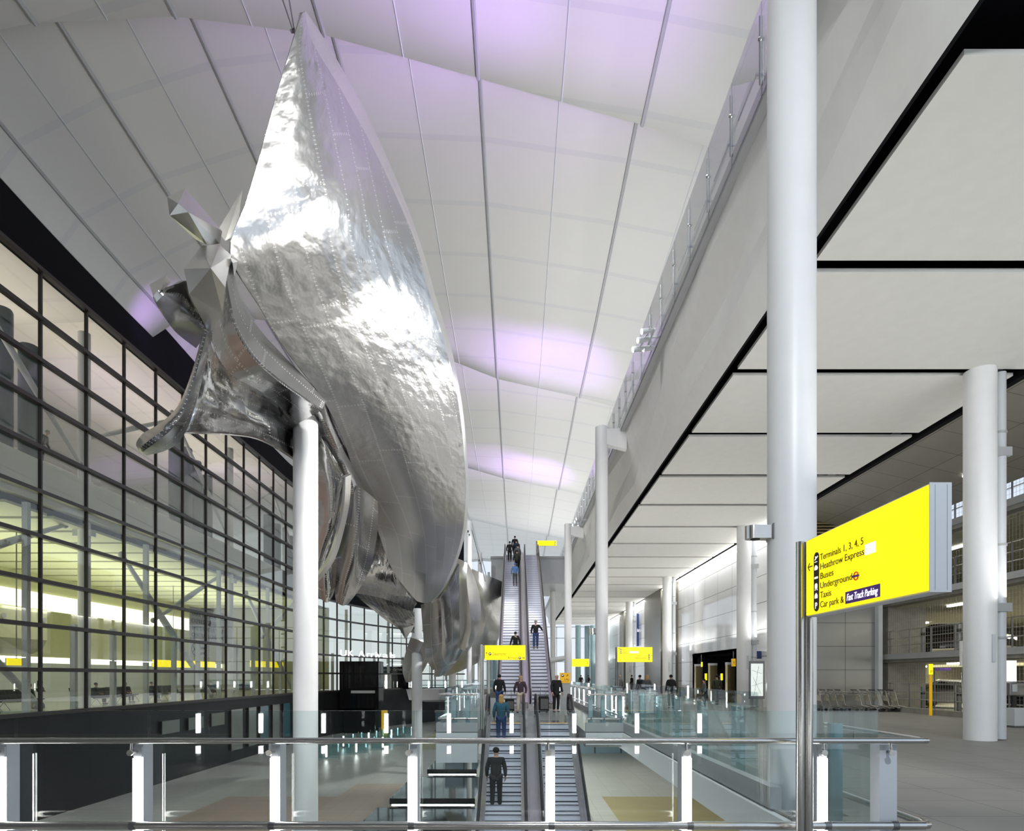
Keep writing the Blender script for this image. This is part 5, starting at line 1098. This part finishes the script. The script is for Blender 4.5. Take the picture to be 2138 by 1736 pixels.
MB().box(-9.5, -4, 72, 73, ZL+0.1, ZL+2.2).build('glazing', mat('blue_glazing', (0.12, 0.2, 0.28), 0.15, var=0.2), t); MB().box(-9.6, -3.9, 71.9, 73.1, ZL+2.2, ZL+2.4).build('roof', M_['dsteel'], t); MB().box(-9.6, -3.9, 71.9, 73.1, ZL, ZL+.1).build('plinth', M_['dsteel'], t)
# black stone benches with light under the edge
for i, (x0, x1, y0, y1, zt) in enumerate(((-5.3, -2.35, 36.4, 40.6, -3.9), (-6.0, -1.95, 29.0, 35.2, -4.15), (-6.4, -1.75, 23.0, 28.2, -4.4))):
    t = thing('stone_bench', ('far', 'middle', 'near')[i]+' polished black stone slab with a light line, left of the short escalators', 'slab', ((x0+x1)/2, y0, ZL), group='black stone slabs')
    MB().box(x0, x1, y0, y1, zt-0.28, zt).build('slab', M_['blackgloss'], t, bevel=.01); MB().box(x0+.3, x1-.3, y0+.5, y1-.3, ZL, zt-.28).build('base', M_['black'], t)
    MB().box(x0+.1, x1-.05, y0+.02, y0+.08, zt-.36, zt-.29).build('light_line', M_['led'], t)
# lower floor doorways and windows in the dark wall
for i, (y0, y1, z0, z1, m) in enumerate(((21.6, 23.4, -4.3, -2.0, 'conc'), (24.0, 25.9, -4.3, -1.9, 'lgrey'), (37, 39, -1.9, -1.1, 'conc'), (40, 42, -1.9, -1.1, 'conc'), (43, 45, -1.9, -1.0, 'lgrey'), (46, 48, -4.0, -0.9, 'lgrey'), (49, 50.5, -4.0, -0.9, 'conc'), (51.2, 53, -4.0, -0.9, 'tealpost'), (53.8, 55.5, -4.0, -0.9, 'lgrey'), (56.3, 58, -4.0, -0.9, 'tealpost'))):
    o = bpy.data.objects.new('window_%d' % (70+i), None); C.objects.link(o); o['kind'] = 'structure'
    MB().box(-21.47, -21.40, y0, y1, z0, z1).build('pane', mat('dim_pane', (0.20, 0.21, 0.19) if m != 'tealpost' else (0.05, 0.14, 0.17), 0.15), o); MB().box(-21.48, -21.36, y0-.06, y0, z0, z1).box(-21.48, -21.36, y1, y1+.06, z0, z1).build('window_frame', M_['mullion'], o)
# ------------------------------------------------------------------ lounge behind the glazed wall
def strut(label, p0, p1, r, grp):
    t = thing('diagonal_strut', label, 'strut', p0, group=grp)
    p0, p1 = Vector(p0), Vector(p1); m_ = p0.lerp(p1, .5)
    MB().cyl(p0, m_, r*.5, r, n=12).cyl(m_, p1, r, r*.5, n=12).build('tube', M_['lgrey'], t, True)
    MB().ball(p1, r*.9, r*.9, r*.9, 10, 6).ball(p0, r*.9, r*.9, r*.9, 10, 6).build('pin_joint', M_['grey'], t, True)
for i, Y in enumerate((16.5, 33.2, 50.0, 66)):
    x = -23.4 if Y < 60 else -22.6
    if i:
        t = thing('lounge_column', 'white column just behind the glazed wall, %s from the left' % ORD[i-1], 'column', (x, Y, 0), group='white columns behind the glazing')
        MB().cyl((x, Y, -.05), (x, Y, 20.2), 0.30, n=24).build('shaft', M_['white'], t, True)
        MB().box(x-.5, x+.5, Y-.2, Y+.2, 9.2, 9.55).build('bracket', M_['lgrey'], t)
    if i < 3:
        g = 'white diagonal struts behind the glazing'
        strut('white diagonal strut from the lounge floor up to the left, %s from the left' % ORD[i], (x+.3, Y+13.2, 0.2), (x-.2, Y+3.5, 8.9), .24, g)
        strut('white diagonal strut under the gallery falling to the left, %s from the left' % ORD[i], (x+.2, Y+6.0, 5.2), (x-.4, Y+15.8, 9.6), .2, g)
        strut('slender roof strut above the gallery floor, %s from the left' % ORD[i], (x, Y+16.4, 13.0), (x, Y+8.5, 19.6), .16, g)
        strut('slender upper roof strut leaning right, %s from the left' % ORD[i], (x, Y+16.8, 14.5), (x, Y+25.0, 19.0), .16, g)
for i, (px, zt) in enumerate(((4, 19.2), (60, 18.3), (366, 19.2), (388, 18.6), (408, 18.1), (431, 17.5), (560, 17.6), (577, 17.2), (604, 16.8))):
    Y = F*24.6/(VPX-px); o = thing('air_tower', 'dark teal cylindrical air tower on the gallery, %s from the left' % ORD[i], 'air tower', (-24.6, Y, 11.95), group='teal air towers on the gallery')
    MB().lathe([(.44, 11.95), (.44, zt-.1), (.40, zt), (.2, zt+.02)], (-24.6, Y, 0), 20).build('drum', mat('teal_drum', (0.035, 0.075, 0.085), 0.5, var=0.1) if 'teal_d' not in M_ else M_['teal_d'], o, True)
    MB().cyl((-24.6, Y, 11.96), (-24.6, Y, 12.1), 0.5, n=20).build('base_ring', M_['dsteel'], o, True)
for i in range(7):
    y0 = 29+i*5.2; t = thing('gallery_cabinet', 'white lit display bay on the gallery, %s from the left' % ORD[i], 'display', (-31, y0, 11.95), group='white display bays on the gallery')
    MB().box(-31.4, -31, y0, y0+4.4, 11.95, 15.2).build('back_panel', mat('lit_panel', (0.9, 0.9, 0.88), 0.5, emit=0.35), t); MB().box(-31.4, -30.2, y0, y0+4.4, 15.2, 15.45).build('canopy', M_['grey'], t); MB().box(-31, -30.3, y0, y0+.12, 11.95, 15.2).build('divider', M_['grey'], t)
person('grey-haired person in black leaning on the gallery edge behind the glass', (-23.2, 29.9, 11.96), -PI/2+.2, top='cblack', legs='cblack', hair='hgrey', lean=.5, h=1.7)
t = thing('luggage_rack', 'wire luggage trolley standing on the gallery', 'trolley', (-24.4, 39, 11.95)); b = MB()
for z in (12.2, 12.6, 13.0): b.tube([(-24.4, 38.6, z), (-24.4, 39.5, z), (-24, 39.5, z), (-24, 38.6, z), (-24.4, 38.6, z)], .02, 5)
for u in (38.6, 38.9, 39.2, 39.5): b.tube([(-24, u, 12.0), (-24, u, 13.0)], .015, 5)
b.build('cage', M_['lgrey'], t); MB().box(-24.4, -24, 38.6, 39.5, 11.95, 12.1).build('base', M_['dsteel'], t)
def bench(label, x, y, n=4):
    t = thing('lounge_bench', label, 'bench', (x, y, -.05), group='black lounge benches')
    L = n*.62
    MB().box(x-.03, x+.03, y, y+L, .30, .36).build('beam', M_['steel'], t)
    for k in range(n):
        MB().box(x-.28, x+.24, y+k*.62+.03, y+k*.62+.59, .38, .46).build('seat', M_['rubber'], t, bevel=.02)
        MB().hexa([(x-.28, y+k*.62+.03, .46), (x-.22, y+k*.62+.03, .46), (x-.22, y+k*.62+.59, .46), (x-.28, y+k*.62+.59, .46)], [(x-.42, y+k*.62+.03, .95), (x-.36, y+k*.62+.03, .95), (x-.36, y+k*.62+.59, .95), (x-.42, y+k*.62+.59, .95)]).build('backrest', M_['rubber'], t, bevel=.01)
    for yy in (y+.1, y+L-.1): MB().tube([(x-.3, yy, -.04), (x, yy, .33), (x+.3, yy, -.04)], .022, 6).build('leg', M_['steel'], t)
by = [26.6, 30.4, 35.8, 38.6, 41.4, 44.2, 47.4, 51.2, 55]
for i, y in enumerate(by): bench('black lounge bench behind the glazed wall, %s from the left' % ORD[i], -24.6-(i % 2)*.9, y)
for i, (x, y, c, l, hr, lab, kw) in enumerate(((-24.2, 27.9, 'ccream', 'cblack', 'hgrey', 'seated person in a pale jumper near the left edge of the lounge', {}), (-25.4, 31.6, 'cblack', 'ccream', 'hdark', 'seated person bending forward beside the lounge strut', {'lean': .35}), (-25.2, 36.6, 'cgrey', 'cblack', 'hdark', 'seated person with a dark head in the middle of the lounge', {}), (-25.1, 39.2, 'cplum', 'cblack', 'hgrey', 'seated person in plum clothes left of a man in black', {}), (-25.1, 42.0, 'cblack', 'cblack', 'hdark', 'seated person in black resting in the lounge', {}), (-24.1, 48.2, 'cgrey', 'cblack', 'hdark', 'seated person far along the lounge benches', {}))):
    person(lab, (x+.1, y, -.05), -PI/2+.2*(i % 3-1), 'sit', c, l, hr, 1.72, **kw)
for x, y, c, l, hr, lab, kw in ((-27, 29.3, 'cblack', 'cblack', 'hdark', 'standing person in a dark coat at the left edge of the lounge', {}), (-27.6, 31.3, 'cnavy', 'cblack', 'hdark', 'standing person in a navy jacket and pale shirt in the lounge', {}), (-28, 32.6, 'cgrey', 'cgrey', 'hgrey', 'standing person in grey behind the navy jacket', {}), (-27.5, 35.4, 'cblack', 'cblack', 'hdark', 'standing person in black behind the lounge strut', {}), (-26.5, 36.6, 'ccream', 'cblack', 'hblond', 'standing person with long fair hair in the lounge', {'long_hair': True})):
    person(lab, (x, y, -.05), -1.2, top=c, legs=l, hair=hr, **kw)
suitcase('dark suitcase standing by the seated person in the pale jumper', (-23.6, 27.4, -.05), .4)
def lsign(label, pa, pb, ya_, yb2, X, m='yellow'):
    Ya, Yb = F*X/(VPX-pa), F*X/(VPX-pb)
    z1_, z0_ = EYE-(ya_-VPY)*((Ya+Yb)/2)/F, EYE-(yb2-VPY)*((Ya+Yb)/2)/F
    t = thing('lounge_sign', label, 'sign', (-X, (Ya+Yb)/2, z0_), group='yellow signs in the lounge')
    MB().box(-X, -X+.1, Ya, Yb, z0_, z1_).build('sign_face', M_[m], t); MB().box(-X-.06, -X, Ya, Yb, z0_-.02, z1_+.02).build('sign_box', M_['lgrey'], t); MB().cyl((-X-.03, (Ya+Yb)/2, z1_), (-X-.03, (Ya+Yb)/2, 9.55), .03, n=8).build('hanger', M_['dsteel'], t)
lsign('blurred yellow sign hanging at the left edge of the lounge', 13, 57, 1376, 1390, 27)
lsign('long yellow sign hanging in the middle of the lounge', 318, 402, 1380, 1394, 30); lsign('amber sign hanging right of the long lounge sign', 404, 448, 1382, 1394, 30, 'yellow'); lsign('yellow sign hanging far along the lounge by the daylight', 522, 590, 1382, 1394, 28)
# bulkhead with the arrivals lettering and downlights
t = thing('bulkhead', 'curved pale bulkhead with dark lettering at the left of the lounge', 'bulkhead', (-31, 34, 3.0))
b = MB(); pr = []
for k in range(9): a = PI/2*k/8; pr.append((-31+.8*math.cos(a)-.8, 3.2+1.0-1.0*math.sin(a)))
b.extrude([(-35.6, 20, 6.0), (-31, 20, 6.0), (-31, 20, 4.0), (-31.3, 20, 3.4), (-32, 20, 3.1), (-35.6, 20, 3.1)], (0, 20.5, 0)); b.build('shell', mat('bulkhead_cream', (0.62, 0.63, 0.42), 0.5), t)
for i, y in enumerate((37, 38.8, 40.2)): MB().cyl((-31, y, 5.3), (-30.9, y, 5.3), .16, n=16).build('downlight', M_['grey'], t, True)
bulk = t
# hanging banner
t = thing('hanging_banner', 'tall grey banner with black capital lettering behind the glazing', 'banner', (-23.6, 43.6, 3.0))
Ya, Yb = F*23.6/(VPX-396), F*23.6/(VPX-484); zt, zb = EYE+150*43.0/F, EYE+72*43.0/F
MB().box(-23.63, -23.6, Ya, Yb, zb, zt).build('cloth', mat('banner_grey', (0.52, 0.52, 0.50), 0.8), t); MB().box(-23.62, -23.59, Ya, Yb-.55*(Yb-Ya), zb-1.0, zb+.02).build('logo_panel', mat('banner_pale', (0.75, 0.75, 0.73), 0.8), t)
for i, (s, wf) in enumerate((('TAKE THE HEATHROW', .86), ('EXPRESS TRAIN -', .66), ('THE SMARTER WAY TO', .88), ('CENTRAL LONDON.', .74))): text(s, (-23.57, Ya+.2, zt-.62-i*.52), .32, 'inkblack', t, right=(0, 1, 0), width=(Yb-Ya)*wf, ext=.01)
MB().tube([(-23.57, Ya+.65+.42*math.cos(2*PI*k/20), zb-.45+.42*math.sin(2*PI*k/20)) for k in range(20)], .03, 6, closed=True).tube([(-23.57, Ya+.4, zb-.7), (-23.57, Ya+.6, zb-.45), (-23.57, Ya+.4, zb-.2)], .03, 6).tube([(-23.57, Ya+.9, zb-.7), (-23.57, Ya+.7, zb-.45), (-23.57, Ya+.9, zb-.2)], .03, 6).build('round_emblem', M_['inkblack'], t)
for i, s in enumerate(('Heathrow', 'Express')): text(s, (-23.57, Ya+1.2, zb-.42-i*.38), .24, 'inkblack', t, right=(0, 1, 0), width=(1.25, .95)[i], ext=.01)
# arrivals lettering at the curve
t = thing('arrivals_lettering', 'outlined white UK Arrivals letters on the curved glazing', 'lettering', (-20.2, 66, 3.6))
dirn = Vector((0.45, 0.89, 0)); p0 = P(700, 1370, 66.3)
def letters(s, adv_, loc, dr, hgt, m, par):
    a = 0
    for ch_, w_ in zip(s, adv_):
        if ch_ != ' ': text(ch_, Vector(loc)+Vector(dr)*a*1.28, hgt, m, par, right=dr, ext=.05, name='letter', width=w_*1.0)
        a += w_
letters('UK Arrivals', (.95, .85, .55, 1.0, .55, .55, .3, .85, .9, .3, .75), p0+Vector((0.55, -0.25, 0)), dirn, 0.68, 'inkwhite', t)
letters('Arrivals', (.85, .45, .45, .22, .65, .7, .2, .55), (-30.97, 31.6, 4.1), (0, 1, 0), 0.85, 'inkblack', bulk)
